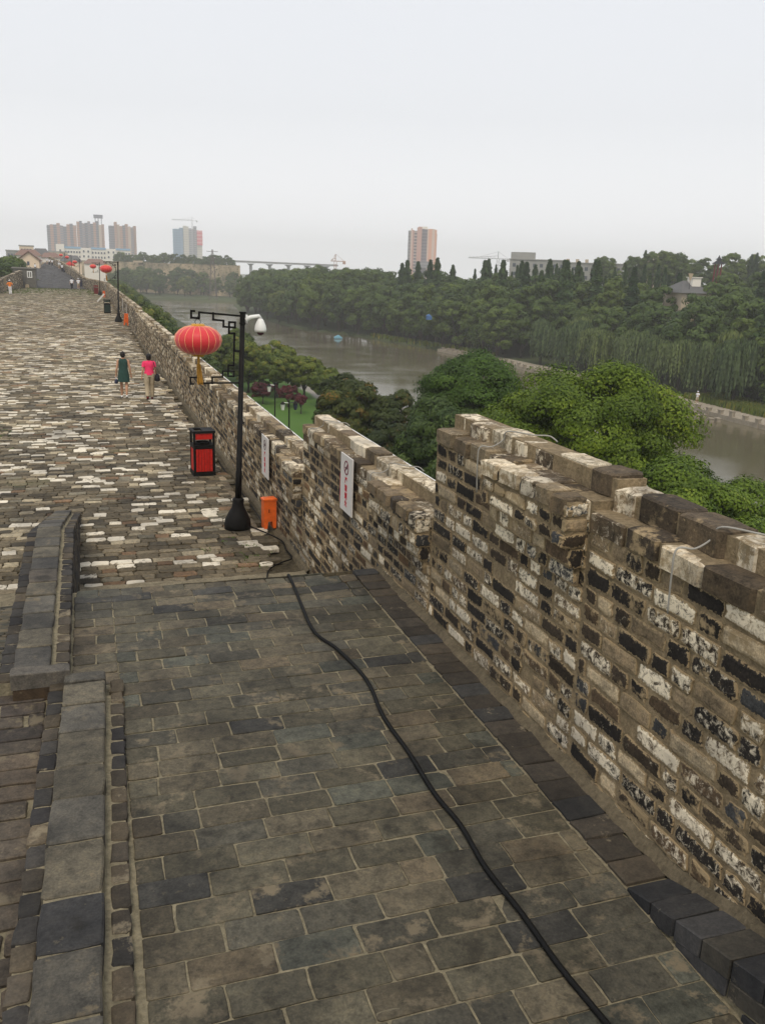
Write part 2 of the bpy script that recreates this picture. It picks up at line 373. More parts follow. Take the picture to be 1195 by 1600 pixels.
# ------------------------------------------------------------------ cobbled walkway
Rc = RN(5)
COBPAL = [(26,(.080,.066,.044)), (24,(.115,.095,.064)), (16,(.165,.138,.095)), (10,(.055,.048,.036)), (4,(.15,.09,.05)), (8,(.13,.12,.095)), (8,(.27,.235,.17))]
def cobrows(ya, yb, xa, xb, pitch, lens, gap, hj=.010, whitep=.135, depth=.06):
    spec = []; y = ya
    while y < yb:
        p = pitch*Rc.uniform(.8, 1.2); x = xa+Rc.uniform(-.2, 0)
        while x < xb:
            L = Rc.uniform(*lens)
            c, w = pick(Rc, COBPAL); k = Rc.rand()
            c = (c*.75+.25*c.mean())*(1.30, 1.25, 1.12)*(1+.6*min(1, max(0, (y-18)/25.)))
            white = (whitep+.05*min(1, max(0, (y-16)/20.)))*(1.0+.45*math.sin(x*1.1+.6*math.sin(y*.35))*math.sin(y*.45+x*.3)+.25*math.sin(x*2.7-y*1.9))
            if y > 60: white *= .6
            wh = Rc.uniform(.8, 1.) if k < white else Rc.uniform(0, .35)
            if k < white*.75: c = np.array((.58,.52,.41))*Rc.uniform(.5, 1.12)
            if y > 13.0 or x < 2.45:
                spec.append((x+gap*Rc.uniform(.3,.9), x+L-gap*Rc.uniform(.2,.8), y+gap*Rc.uniform(.2,.7), y+p-gap*Rc.uniform(.2,.7), Rc.uniform(-hj, hj), depth, *c, wh, Rc.rand()*.6, Rc.rand()))
            x += L
        y += p
    return spec
flat = lambda u, v, h: (u, v, h)
def clipleft(sp, f): return [s for s in sp if s[0] > f(s[2])]
lim = lambda y: -2.4-(y-12)*.235
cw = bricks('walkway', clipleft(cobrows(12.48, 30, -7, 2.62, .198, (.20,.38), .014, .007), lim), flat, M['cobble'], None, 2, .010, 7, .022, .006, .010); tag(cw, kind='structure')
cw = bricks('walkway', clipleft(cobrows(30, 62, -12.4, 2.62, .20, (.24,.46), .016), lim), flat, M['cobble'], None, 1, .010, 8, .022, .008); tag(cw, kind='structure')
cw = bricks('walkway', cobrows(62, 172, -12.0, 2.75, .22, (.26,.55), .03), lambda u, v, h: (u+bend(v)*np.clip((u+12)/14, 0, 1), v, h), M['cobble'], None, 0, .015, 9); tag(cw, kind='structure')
spec = []
x = 0
for (xa, xb, hh, pp) in ((2.60, 2.78, .0, (.3,.5)),):   # pale border course beside the gutter
    y = 14.6
    while y < 128:
        L = Rc.uniform(*pp); c, w = pick(Rc, [(1,(.17,.14,.10)), (1,(.24,.20,.145)), (.5,(.11,.09,.07))]); spec.append((xa+.01, xb-.01, y+.012, y+L-.012, hh+Rc.uniform(-.008,.008), .06, *c, Rc.rand()*.6, Rc.rand()*.6, 0)); y += L
tag(bricks('kerb', spec, flat, M['cobble'], None, 1, .008, 3, .03), kind='structure')
b = MB(); b.box(-13.2, 2.60, 11.0, 172, -.6, -.028); tag(b.build('walkway_bed', M['bed']), kind='structure')
b = MB(); b.box(2.60, WX+.2, 12.0, 172, -.6, -.09); tag(b.build('gutter', M['bed']), kind='structure')
b = MB(); Rm = RN(3)
ys = np.arange(12.5, 60, .3)
fv = []; ff = []
for i, y in enumerate(ys):
    j = Rm.uniform(-.012, .012)
    fv += [(WX-.075+j, y, -.095), (WX-.035+j, y, -.02+j), (WX+.03, y, .02+j)]
    if i: ff += [(3*i-3, 3*i-2, 3*i+1, 3*i), (3*i-2, 3*i-1, 3*i+2, 3*i+1)]
tag(MB().add(fv, [f[::-1] for f in ff]).build('gutter_edge', M['fillet']), kind='structure')
# mortar band at the foot of the platform
b = MB(); gx = np.linspace(-3.4, 3.02, 40); fv = []; ff = []
for i, x in enumerate(gx):
    e = Rm.uniform(-.03, .03); fv += [(x, 11.7, .006), (x, 12.47+e, .006), (x, 12.50+e, -.02)]
    if i: ff += [(3*i-3, 3*i, 3*i+1, 3*i-2), (3*i-2, 3*i+1, 3*i+2, 3*i-1)]
tag(MB().add(fv, ff).build('mortar_band', M['sandmortar']), kind='structure')
# ------------------------------------------------------------------ raised brick platform
Z0 = 1.15
PAVPAL = [(34,(.080,.073,.052)), (24,(.092,.080,.056)), (16,(.068,.064,.050)), (5,(.045,.044,.040)), (12,(.105,.086,.058)), (8,(.070,.072,.058)), (.35,(.028,.027,.027))]
Rp = RN(21)
def paverrows(ya, yb, xl, xr, p=.212, L0=.42, gap=.0125, pal=PAVPAL, wh=.12):
    spec = []; y = ya; i = 0
    while y < yb-.02:
        x = xl-(0 if i % 2 else .21)-Rp.uniform(0, .04)
        while x < xr:
            L = L0*Rp.uniform(.94, 1.06) if Rp.rand() > .05 else L0*.55
            c, w = pick(Rp, pal); a, b_ = max(x, xl), min(x+L, xr)
            if b_-a > .05:
                g = gap
                spec.append((a+g/2*Rp.uniform(.5,1.4), b_-g/2*Rp.uniform(.5,1.4), y+g/2*Rp.uniform(.3,1.3), y+p-g/2*Rp.uniform(.3,1.3), Rp.uniform(-.003, .003), .05, *(c*Rp.uniform(.9,1.1)), (Rp.uniform(.15,.38) if Rp.rand() < wh else Rp.rand()*.12), Rp.rand()*.85, 0))
            x += L
        y += p; i += 1
    return spec
XR = 2.76
sp_ = paverrows(-3.3, 8.93, .10, XR)
x = .0
while x < 2.5:     # soldier course along the crest
    c, w = pick(Rp, PAVPAL); sp_.append((max(x-.25, -.26)+.006, x-.03, 8.94, 9.19-x*.04, .002, .05, *c, Rp.rand()*.2, Rp.rand()*.5, 0)); x += .222
sk = lambda u, v, h: (u, v, Z0+h+.03*np.clip((u-2.2)/.5, 0, 1)*np.clip((v-8.2)/.8, 0, 1))
tag(bricks('pavement', sp_, sk, M['paver'], None, 2, .0025, 12, .010, .004), kind='structure')
# band of pavers between the two left parapets
tag(bricks('pavement', paverrows(6.9, 8.9, -.27, .105), sk, M['paver'], None, 2, .004, 13, .010, .004), kind='structure')
b = MB(); b.add([(-.3, -3.4, Z0-.008), (WX+.05, -3.4, Z0-.008), (WX+.05, 8.95, Z0-.008), (-.3, 9.17, Z0-.008), (-.3, 11.75, .0), (WX+.05, 11.75, .0), (-.3, -3.4, -.3), (WX+.05, -3.4, -.3), (-.3, 11.75, -.3), (WX+.05, 11.75, -.3)],
    [(0,1,2,3), (3,2,5,4), (0,6,7,1), (0,3,4,8,6), (1,7,9,5,2)])
tag(b.build('platform', M['paver_mortar']), kind='structure')
sl = (Z0)/(11.75-9.17)
tag(bricks('ramp', paverrows(0, 2.75, -.27, WX-.1), lambda u, v, h: (u, 9.2+v*.925, Z0-.010-v*.925*sl*.99+h), M['paver'], None, 1, .004, 14, .01, .004), kind='structure')
# dark strip of bricks laid across beside the wall
DARK = [(4,(.048,.042,.035)), (3,(.062,.052,.040)), (2,(.04,.04,.04))]
spec = []; y = 3.55
while y < 9.0:
    c, w = pick(Rp, DARK); L = Rp.uniform(.20, .225); spec.append((XR+.012, WX-.045+Rp.uniform(-.02,.02), y+.004, y+L-.005, Rp.uniform(-.004,.004), .06, *c, Rp.rand()*.15, Rp.rand()*.25, 0)); y += L
tag(bricks('drain_strip', spec, lambda u, v, h: (u, v, Z0+.014+h+.02*np.clip((v-8.2)/.8, 0, 1)), M['greybrick'], None, 2, .004, 15, .012, .005), kind='structure')
fv = []; ff = []; ys = np.arange(-3, 9.2, .12)
for i, y in enumerate(ys):
    j = Rm.uniform(-.014, .014); zz = Z0+max(0, (3.55-y))*.26
    fv += [(WX-.065+j, y, zz+.012), (WX-.035+j, y, zz+.04+j*.5), (WX+.03, y, zz+.075+j)]
    if i: ff += [(3*i-3, 3*i-2, 3*i+1, 3*i), (3*i-2, 3*i-1, 3*i+2, 3*i+1)]
tag(MB().add(fv, [f[::-1] for f in ff]).build('mortar_fillet', M['fillet'], None, True), kind='structure')
# sloping bench of dark bricks rising towards the viewer
bench = empty('brick_bench', (0, 0, 0), 'rising kerb of dark grey bricks climbing along the foot of the parapet wall', 'kerb')
spec = []; y = 3.53; G2 = [(3,(.030,.031,.034)), (2,(.040,.040,.042)), (1,(.045,.042,.036))]
while y > -2.6:
    c, w = pick(Rp, G2); L = Rp.uniform(.20, .225); spec.append((XR+.0, WX-.04, y-L+.004, y-.004, Rp.uniform(-.003,.003), .115, *c, 0, Rp.rand()*.1, 0)); y -= L
bslope = lambda v: Z0+.018+np.maximum(0, 3.55-v)*.27
bricks('top_course', spec, lambda u, v, h: (u, v, bslope(v)+h), M['greybrick'], bench, 2, .003, 16, .010, .006)
m = MB(); m.add([(XR+.02, 3.5, Z0-.05), (WX+.02, 3.5, Z0-.05), (XR+.02, 3.5, Z0-.005), (WX+.02, 3.5, Z0-.005), (XR+.02, -2.7, Z0-.05), (WX+.02, -2.7, Z0-.05), (XR+.02, -2.7, Z0-.005+6.2*.27), (WX+.02, -2.7, Z0-.005+6.2*.27)],
    [(0,1,3,2), (0,2,6,4), (4,6,7,5), (1,5,7,3), (2,3,7,6), (0,4,5,1)]); m.build('mortar_core', M['paver_mortar'], bench)
spec = []
for row in range(3):
    y = 3.1-row*.5
    while y > -2.6:
        c, w = pick(Rp, G2); L = .40; spec.append((y-L+.006, y-.006, -.115-.13*(row+1)+.012, -.115-.13*row-.004, .0, .03, *c, 0, Rp.rand()*.1, 0)); y -= L
spec = [s for s in spec if (3.55-s[0])*.27+s[2] > -.03]
bricks('side_course', spec, lambda u, v, h: (XR+.004-h, u, np.maximum(Z0-.03, bslope(u)+v)), M['greybrick'], bench, 1, .003, 17, .010, .005)
# ------------------------------------------------------------------ two stepped parapets on the left
SLAB = [(5,(.085,.080,.068)), (4,(.105,.094,.070)), (3,(.062,.059,.053)), (2,(.070,.061,.050)), (.6,(.040,.040,.041))]
HEAD = [(5,(.042,.040,.038)), (4,(.058,.050,.040)), (3,(.085,.070,.050)), (2,(.028,.027,.028))]
def course(spec, R, ya, yb, xa, xb, L0, pal, h, depth, g=.016, smear=.5):
    y = ya
    while y < yb-.05:
        L = L0*R.uniform(.9, 1.1); e = min(y+L, yb)
        if yb-e < L0*.35: e = yb
        c, w = pick(R, pal); spec.append((xa, xb, y+g/2, e-g/2, h+R.uniform(-.004,.004), depth, *c, R.rand()*.25, R.rand()*smear, 0)); y = e
def lowwall(label, y0, y1, xs, zs, prof, drift, seed, endlabel=None):
    R = RN(seed); g = empty('low_parapet', (0, 0, 0), label, 'wall')
    (x0, x1, x2, x3), (zl, zc, zr) = xs, zs
    mp = lambda u, v, h: (u+drift(v), v, h+prof(v))
    s = []; course(s, R, y0, y1, x2+.035, x3, .20, HEAD, zr, .10, .02, .8); bricks('header_course', s, mp, M['greybrick'], g, 2, .004, seed, .012, .006)
    s = []; course(s, R, y0, y1, x0, x1-.006, .20, HEAD, zl, .10, .016); bricks('outer_course', s, mp, M['greybrick'], g, 2, .004, seed+1, .012, .006)
    s = []; course(s, R, y0, y1, x1, x2, .42, SLAB, zc, .12, .018); bricks('coping', s, mp, M['paver'], g, 2, .004, seed+2, .014, .008)
    m = MB(); ys = np.arange(y0, y1+.01, .3); n0 = 0
    prof_pts = [(x0+.012, -.4), (x0+.012, zl-.012), (x1+.01, zl-.010), (x1+.01, zc-.015), (x2-.01, zc-.015), (x2+.004, zr-.004), (x2+.05, zr-.006), (x3-.012, zr-.012), (x3-.012, -.4)]
    vs = []; fs = []; K = len(prof_pts)
    for i, y in enumerate(ys):
        for (x, z) in prof_pts: vs.append((x+float(drift(y)), y, (z+float(prof(y))) if z > 0 else z))
        if i:
            for k in range(K-1): fs.append(((i-1)*K+k, (i-1)*K+k+1, i*K+k+1, i*K+k))
    fs.append(tuple(range(K))); fs.append(tuple((len(ys)-1)*K+k for k in range(K))[::-1])
    m.add(vs, fs); m.build('mortar_core', M['paver_mortar'], g)
    # side face courses
    s = []
    for k in range(9):
        course(s, R, y0+.1*(k % 2), y1, zr-.11-.115*(k+1), zr-.11-.115*k-.012, .40, HEAD, 0, .03)
    s2 = [(a[2], a[3], a[0], a[1], *a[4:]) for a in s]
    bricks('side_face', [q for q in s2 if q[2] > -.05], lambda u, v, h: (x3+h+drift(u), u, np.maximum(v+prof(u), -.02)), M['greybrick'], g, 1, .004, seed+3, .012, .005)
    s2 = [(a[2], a[3], a[0]-zr+zl, a[1]-zr+zl, *a[4:]) for a in s]
    bricks('outer_side', [q for q in s2 if q[2] > -.05], lambda u, v, h: (x0-h+drift(u), u, np.maximum(v+prof(u), -.02)), M['greybrick'], g, 1, .004, seed+4, .012, .005)
    return g
zero = lambda y: 0*np.asarray(y, float)
farprof = lambda y: -np.clip(np.asarray(y, float)-11.2, 0, 9)*.232
g = lowwall('stepped brick parapet sloping down to the cobbles, ending in a square block', 6.95, 16.3, (-.83, -.705, -.43, -.285), (1.24, 1.33, 1.27), farprof, zero, 61)
s = [(-.72, -.275, 6.83, 6.98, 1.345, .13, .085,.078,.068, .1,.2,0)]
bricks('end_block', s, flat, M['paver'], g, 2, .004, 71, .012, .006)
s = [(-.71, -.28, 1.09, 1.215, 0, .05, .05,.035,.022, .1,.2,0)]
bricks('end_face', s, lambda u, v, h: (u, 6.83-h, v), M['greybrick'], g, 2, .004, 72, .012, .006)
drf = lambda y: (np.asarray(y, float)-6.9)*.026
g = lowwall('lower stepped brick parapet with square coping slabs running up the near platform edge', -3.0, 6.88, (-.43, -.31, .0, .135), (1.235, 1.30, 1.20), zero, drf, 81)
# left hand platform and the ramp falling away behind it
SLAB2 = [(a, tuple(np.array(c)*f)) for a, c, f in ((5,(.07,.058,.045),1), (3,(.095,.075,.055),1), (2,(.05,.042,.036),1))]
tag(bricks('pavement', paverrows(-3, 7.0, -5.2, -.45, .2, .42, .03, SLAB2), lambda u, v, h: (u, v, 1.12+h), M['paver'], None, 2, .004, 91, .012, .006), kind='structure')
rs = 1.12/(12.0-7.0)
tag(bricks('ramp', paverrows(0, 4.9, -5.2, -.84, .105, .42, .014, PAVPAL), lambda u, v, h: (u, 7.0+v, 1.12-v*rs+h), M['paver'], None, 1, .004, 92, .012, .005), kind='structure')
b = MB(); b.add([(-5.3, -3.4, 1.10), (-.45, -3.4, 1.10), (-.45, 7.0, 1.10), (-5.3, 7.0, 1.10), (-5.3, 12.0, -.02), (-.5, 12.0, -.02), (-5.3, -3.4, -.5), (-.45, -3.4, -.5), (-5.3, 12, -.5), (-.5, 12, -.5)],
    [(0,1,2,3), (3,2,5,4), (0,6,7,1), (0,3,4,8,6), (1,7,9,5,2)]); tag(b.build('ramp_bed', M['paver_mortar']), kind='structure')
# ------------------------------------------------------------------ city wall body, dark ramp beyond
b = MB(); b.box(-13.2, WX+.75, -8, 172, -13, -.10); tag(b.build('wall_mass', M['mortar']), kind='structure')
fv = []; ff = []
ysr = np.arange(172, 334, 6.)
for i, y in enumerate(ysr):
    bx = float(bend(y)); z = float(lift(y)); fv += [(-13.2, y, -13), (-13.2+min(0,bx+9), y, z), (WX+.02+bx, y, z), (WX+.7+bx, y, z), (WX+.7+bx, y, -13)]
    if i:
        for k in range(4): ff.append(((i-1)*5+k, i*5+k, i*5+k+1, (i-1)*5+k+1))
tag(MB().add(fv, [f[::-1] for f in ff]).build('wall_mass', M['mortar']), kind='structure')
spec = []; y = 172.
while y < 326:
    x = -11.6
    while x < 2.8:
        c, w = pick(Rc, [(3,(.055,.055,.058)), (2,(.07,.068,.066)), (1,(.045,.045,.05))]); spec.append((x, x+.98, y+.03, y+.9, 0, .1, *c, .1, .1, 0)); x += 1.0
    y += .93
tag(bricks('ramp', spec, lambda u, v, h: (u+bend(v)*np.clip((u+12)/14, 0, 1), v, .05+lift(v)+h), M['paver'], None, 0, .01, 18), kind='structure')
# ------------------------------------------------------------------ street lamps with lanterns
def fret(m, pts, w, x0, zc, sc):
    for (a, b) in zip(pts[:-1], pts[1:]):
        ax, az = (a[0]-570)/sc, zc-(a[1]-100)/sc*.976; bx_, bz = (b[0]-570)/sc, zc-(b[1]-100)/sc*.976
        c = ((ax+bx_)/2, 0, (az+bz)/2); d = np.array([bx_-ax, 0, bz-az]); L = np.linalg.norm(d); d = d/L
        m.obox(c, d*(L/2+w/2), (0, w/2, 0), np.array([-d[2], 0, d[0]])*w/2)
def make_lamp():
    g = empty('street_lamp', (0, 0, 0), 'x', 'street lamp', 'black street lamps with lanterns along the parapet')
    m = MB(); m.rings([(0,0,0,.235,.235), (0,0,.07,.24,.24), (0,0,.17,.225,.225), (0,0,.30,.165,.165), (0,0,.40,.11,.11), (0,0,.47,.098,.098), (0,0,.54,.105,.105), (0,0,.57,.075,.075)], 20)
    m.build('base', M['black'], g, True)
    m = MB(); m.rings([(0,0,.55,.058,.058), (0,0,1.05,.056,.056), (0,0,1.06,.049,.049), (0,0,3.62,.043,.043)], 14)
    m.build('pole', M['black'], g, True)
    m = MB(); m.rings([(0,0,3.60,.055,.055), (0,0,3.63,.055,.055)], 14); m.rings([(0,0,3.63,.046,.046), (0,0,3.78,.046,.046), (0,0,3.79,.06,.06), (0,0,3.81,.06,.06)], 14)
    m.build('cap', M['black'], g)
    m = MB(); sc = 370
    top = [[(272,108),(254,108),(254,150),(302,150),(302,114),(570,124)], [(388,114),(388,155),(452,158),(452,196),(524,198),(524,165),(487,165),(487,235),(521,235),(521,345)], [(521,346),(555,346)]]
    for pl in top: fret(m, pl, .032, 0, 3.8, sc)
    m.build('upper_bracket', M['black'], g)
    m = MB()
    for pl in top[:2]: fret(m, [(x, 674-y) for x, y in pl], .026, 0, 3.8, sc)
    m.build('lower_bracket', M['black'], g)
    return g
def make_lantern():
    g = empty('lantern', (0, 0, 0), 'x', 'lantern', 'red lanterns hung from the street lamps')
    n = 64; m = MB(); prof = [(-.235, .13), (-.22, .20), (-.17, .295), (-.09, .365), (0, .392), (.09, .372), (.165, .305), (.215, .215), (.235, .12)]
    vs = []
    for z, r in prof:
        for j in range(n):
            th = 2*math.pi*j/n; k = r*(1-.018*abs(math.sin(th*10))**.5*0-.022*(abs(math.cos(th*9))**3)); vs.append((k*math.cos(th), k*math.sin(th), z))
    fs = [(i*n+j, i*n+(j+1) % n, (i+1)*n+(j+1) % n, (i+1)*n+j) for i in range(len(prof)-1) for j in range(n)]
    fs += [tuple(range(n))[::-1], tuple((len(prof)-1)*n+j for j in range(n))]
    m.add(vs, fs); m.build('shade', M['lantern'], g, True)
    m = MB()
    for q in range(18):
        th = 2*math.pi*(q+.5)/18*1.0
        m.tube([((r+.001)*math.cos(th), (r+.001)*math.sin(th), z) for z, r in prof], .0042, 4)
    m.build('rib', M['ribgold'], g)
    m = MB(); m.rings([(0,0,.228,.115,.115), (0,0,.262,.11,.11), (0,0,.268,.09,.09)], 20); m.build('top_collar', M['gold'], g)
    m = MB(); m.rings([(0,0,-.27,.085,.085), (0,0,-.228,.12,.12)], 20); m.build('bottom_collar', M['gold'], g)
    m = MB(); R = RN(4)
    m.tube([(0,0,-.26),(0,0,-.42)], .022, 8)
    for q in range(30):
        a = R.rand()*6.28; r = R.rand()*.03; e = R.rand()*.05
        m.tube([(r*math.cos(a), r*math.sin(a), -.40), ((r+.02)*math.cos(a)+.02, (r+.02)*math.sin(a), -.70-e)], .007, 4)
    m.build('tassel', M['gold2'], g)
    m = MB(); m.tube([(.045*math.cos(t), 0, .30+.045*math.sin(t)) for t in np.linspace(-.9, math.pi+.9, 16)], .005, 5); m.tube([(0,0,.34),(0,0,.40)], .004, 5); m.build('hanger', M['black'], g)
    return g
m_, t_, p_ = newmat('lantern_silk'); n_ = noise(t_, N(t_, 'TexCoord').outputs['Object'], 60, 3)
sx = N(t_, 'SeparateXYZ'); t_.links.new(N(t_, 'TexCoord').outputs['Object'], sx.inputs[0])
wv = mth(t_, 'ABSOLUTE', mth(t_, 'SINE', mth(t_, 'MULTIPLY', sx.outputs[2], 190)))
t_.links.new(mix(t_, 1., ramp(t_, n_, [(.3, (.55,.018,.024)), (.7, (.66,.032,.040))]), ramp(t_, wv, [(0, (.82,)*3), (.35, (1.05,)*3)]), 'MULTIPLY'), p_.inputs['Base Color'])
p_.inputs['Roughness'].default_value = .5; p_.inputs['Specular IOR Level'].default_value = .4; p_.inputs['Sheen Weight'].default_value = .3; M['lantern'] = m_
def make_cctv():
    g = empty('security_camera', (0, 0, 0), 'white dome security camera on a short bracket at the top of the nearest lamp', 'camera')
    m = MB(); m.tube([(.03,0,-.05),(.12,0,.0),(.26,0,.025),(.285,0,-.02)], [.045,.036,.03,.03], 8); m.box(.035, .06, -.05, .05, -.10, .04); m.build('bracket', M['white'], g, True)
    m = MB(); m.rings([(.285,0,-.02,.035,.035), (.285,0,-.06,.06,.06), (.285,0,-.13,.09,.09), (.285,0,-.20,.103,.103), (.285,0,-.235,.10,.10), (.285,0,-.25,.06,.06)], 18); m.build('housing', M['white'], g, True)
    m = MB(); m.rings([(.285,0,-.25,.062,.062), (.285,0,-.275,.055,.055), (.285,0,-.295,.03,.03), (.285,0,-.30,.005,.005)], 14); m.build('lens_dome', M['signdark'], g, True)
    return g
lamp0 = make_lamp(); lan0 = make_lantern(); cc = make_cctv()
lean = math.radians(1.9)
lamps = [(2.39, 15.0, 0, 'nearest black fretwork street lamp with a bell base, beside the red litter bin', 'large red silk lantern on the nearest lamp, above the parapet'),
 (2.52, 75.7, 0, 'second black street lamp beyond the two walking women', 'red lantern hanging from the second lamp'),
 (2.2, 141.8, 0, 'third black street lamp where the grassy paving meets the dark ramp', 'red lantern hanging from the third lamp'),
 (-.75, 190, 1.0, 'fourth street lamp, partway up the dark ramp', 'small red lantern on the lamp partway up the ramp'),
 (-2.6, 220, 1.9, 'fifth street lamp near the top of the dark ramp', 'small red lantern on the lamp near the top of the ramp'),
 (-4.3, 240, 2.0, 'sixth and most distant street lamp on the far walkway', 'tiny red lantern on the most distant lamp')]
for i, (x, y, z, l1, l2) in enumerate(lamps):
    if y > 172: z = float(lift(y))
    k_ = 1.0 if y < 60 else 1.25
    L = lamp0 if i == 0 else copy_tree(lamp0); L.location = (x, y, z); L.rotation_euler = (0, lean, 0); L['label'] = l1; L.scale = (k_,)*3
    K = lan0 if i == 0 else copy_tree(lan0); K.location = (x+(-.74+.115)*k_, y, z+3.33*k_); K['label'] = l2; K.scale = (k_,)*3
cc.location = (2.39+math.sin(lean)*3.7+.02, 15.0, 3.72)
# ------------------------------------------------------------------ bins and boxes
def make_bin(frame, panel, label, group=None):
    g = empty('litter_bin', (0, 0, 0), label, 'litter bin', group); w, d, h = .215, .21, 1.02
    m = MB()
    for sx_ in (-1, 1):
        for sy in (-1, 1): m.box(sx_*w-.022*sx_*0-.022, sx_*w+.022, sy*d-.022, sy*d+.022, 0, h-.03)
    m.box(-w-.03, w+.03, -d-.03, d+.03, 0, .09); m.box(-w-.02, w+.02, -d-.02, d+.02, .62, .70)
    m.build('frame', frame, g)
    m = MB(); m.box(-w-.035, w+.035, -d-.035, -d+.03, h-.05, h); m.box(-w-.035, w+.035, d-.03, d+.035, h-.05, h); m.box(-w-.035, -w+.03, -d+.03, d-.03, h-.05, h-.001); m.box(w-.03, w+.035, -d+.03, d-.03, h-.05, h-.001); m.box(-.02, w-.03, -d+.03, d-.03, h-.045, h-.004); m.box(-w+.03, -.02, -d+.03, d-.03, h-.12, h-.10)
    m.build('lid', frame, g)
    for (s_, ax) in ((-1, 0), (1, 0), (-1, 1), (1, 1)):
        m = MB(); q = 6
        for k in range(q):
            a0 = -w+.03+(2*w-.06)*k/q+.004; a1 = -w+.03+(2*w-.06)*(k+1)/q-.004
            if ax == 0: m.box(a0, a1, s_*d-.01, s_*d+.012, .10, .61)
            else: m.box(s_*w-.01, s_*w+.012, a0, a1, .10, .61)
        m.build('side_panel', panel, g)
    m = MB(); m.box(-w+.03, w-.03, -d-.012, -d+.01, h-.19, h-.06); m.build('front_strip', panel, g)
    m = MB(); m.box(-w+.03, w-.03, -d+.02, d-.02, .1, .60); m.rings([(0,0,.61,.15,.15),(0,0,.74,.16,.16),(0,0,.74,.145,.145),(0,0,.62,.13,.13)], 16); m.build('liner', M['black'], g)
    return g
b1_ = make_bin(M['black'], M['redpaint'], 'black framed litter bin with red slatted panels beside the nearest lamp'); b1_.location = (2.33, 19.45, 0); b1_.rotation_euler = (0, 0, .06)
b2_ = make_bin(M['black'], M['darkgreen'], 'dark green litter bin standing behind the second lamp', 'distant litter bins by the parapet'); b2_.location = (2.0, 89.5, 0); b2_.scale = (1.3, 1.3, 1.25)
for (x, y, z, f_, lb) in ((1.75, 147.5, 0, 'maroon', 'maroon litter bin by the third lamp'), (-.6, 181, .3, 'navy', 'blue litter bin low on the dark ramp, behind the walking pair'), (-4.9, 243, 2.3, 'navy', 'blue litter bin near the top of the dark ramp')):
    b = make_bin(M[f_], M[f_], lb, 'distant litter bins by the parapet'); b.location = (x, y, z); b.scale = (1.35, 1.35, 1.3)
def make_box(label):
    g = empty('power_box', (0, 0, 0), label, 'power box', 'orange power boxes along the parapet foot')
    m = MB(); m.box(-.115, .115, -.09, .09, .13, .515); m.build('cabinet', M['orange'], g)
    m = MB(); m.box(-.128, .128, -.10, .10, .515, .545); m.add([(-.128,-.1,.545),(.128,-.1,.545),(.128,.1,.545),(-.128,.1,.545),(-.1,-.07,.56),(.1,-.07,.56),(.1,.07,.56),(-.1,.07,.56)], [(0,1,5,4),(1,2,6,5),(2,3,7,6),(3,0,4,7),(4,5,6,7)]); m.build('lid', M['orange'], g)
    for s_ in (-1, 1):
        m = MB(); m.add([(s_*.115-.0*s_, -.09, .13), (s_*.035, -.09, .13), (s_*.055, -.09, .0), (s_*.11, -.09, 0), (s_*.115, .09, .13), (s_*.035, .09, .13), (s_*.055, .09, .0), (s_*.11, .09, 0)], [(0,1,2,3),(7,6,5,4),(0,4,5,1),(1,5,6,2),(2,6,7,3),(3,7,4,0)]); m.build('leg', M['orange'], g)
    m = MB(); m.box(-.03, -.015, -.097, -.09, .30, .36); m.build('latch', M['rubber'], g)
    return g
pb = make_box('orange metal power box on two legs at the parapet foot beside the nearest lamp'); pb.location = (2.95, 14.95, 0); pb.rotation_euler = (0, 0, .1)
pb2 = copy_tree(pb); pb2.location = (2.92, 71.5, 0); pb2.scale = (1.6, 1.3, 1.6); pb2['label'] = 'orange power box leaning at the parapet foot past the second lamp'; pb2.rotation_euler = (0, .12, 0)
pb3 = copy_tree(pb); pb3.location = (2.6, 132, 0); pb3.scale = (1.3, 1.3, 1.6); pb3['label'] = 'small distant orange power box before the third lamp'
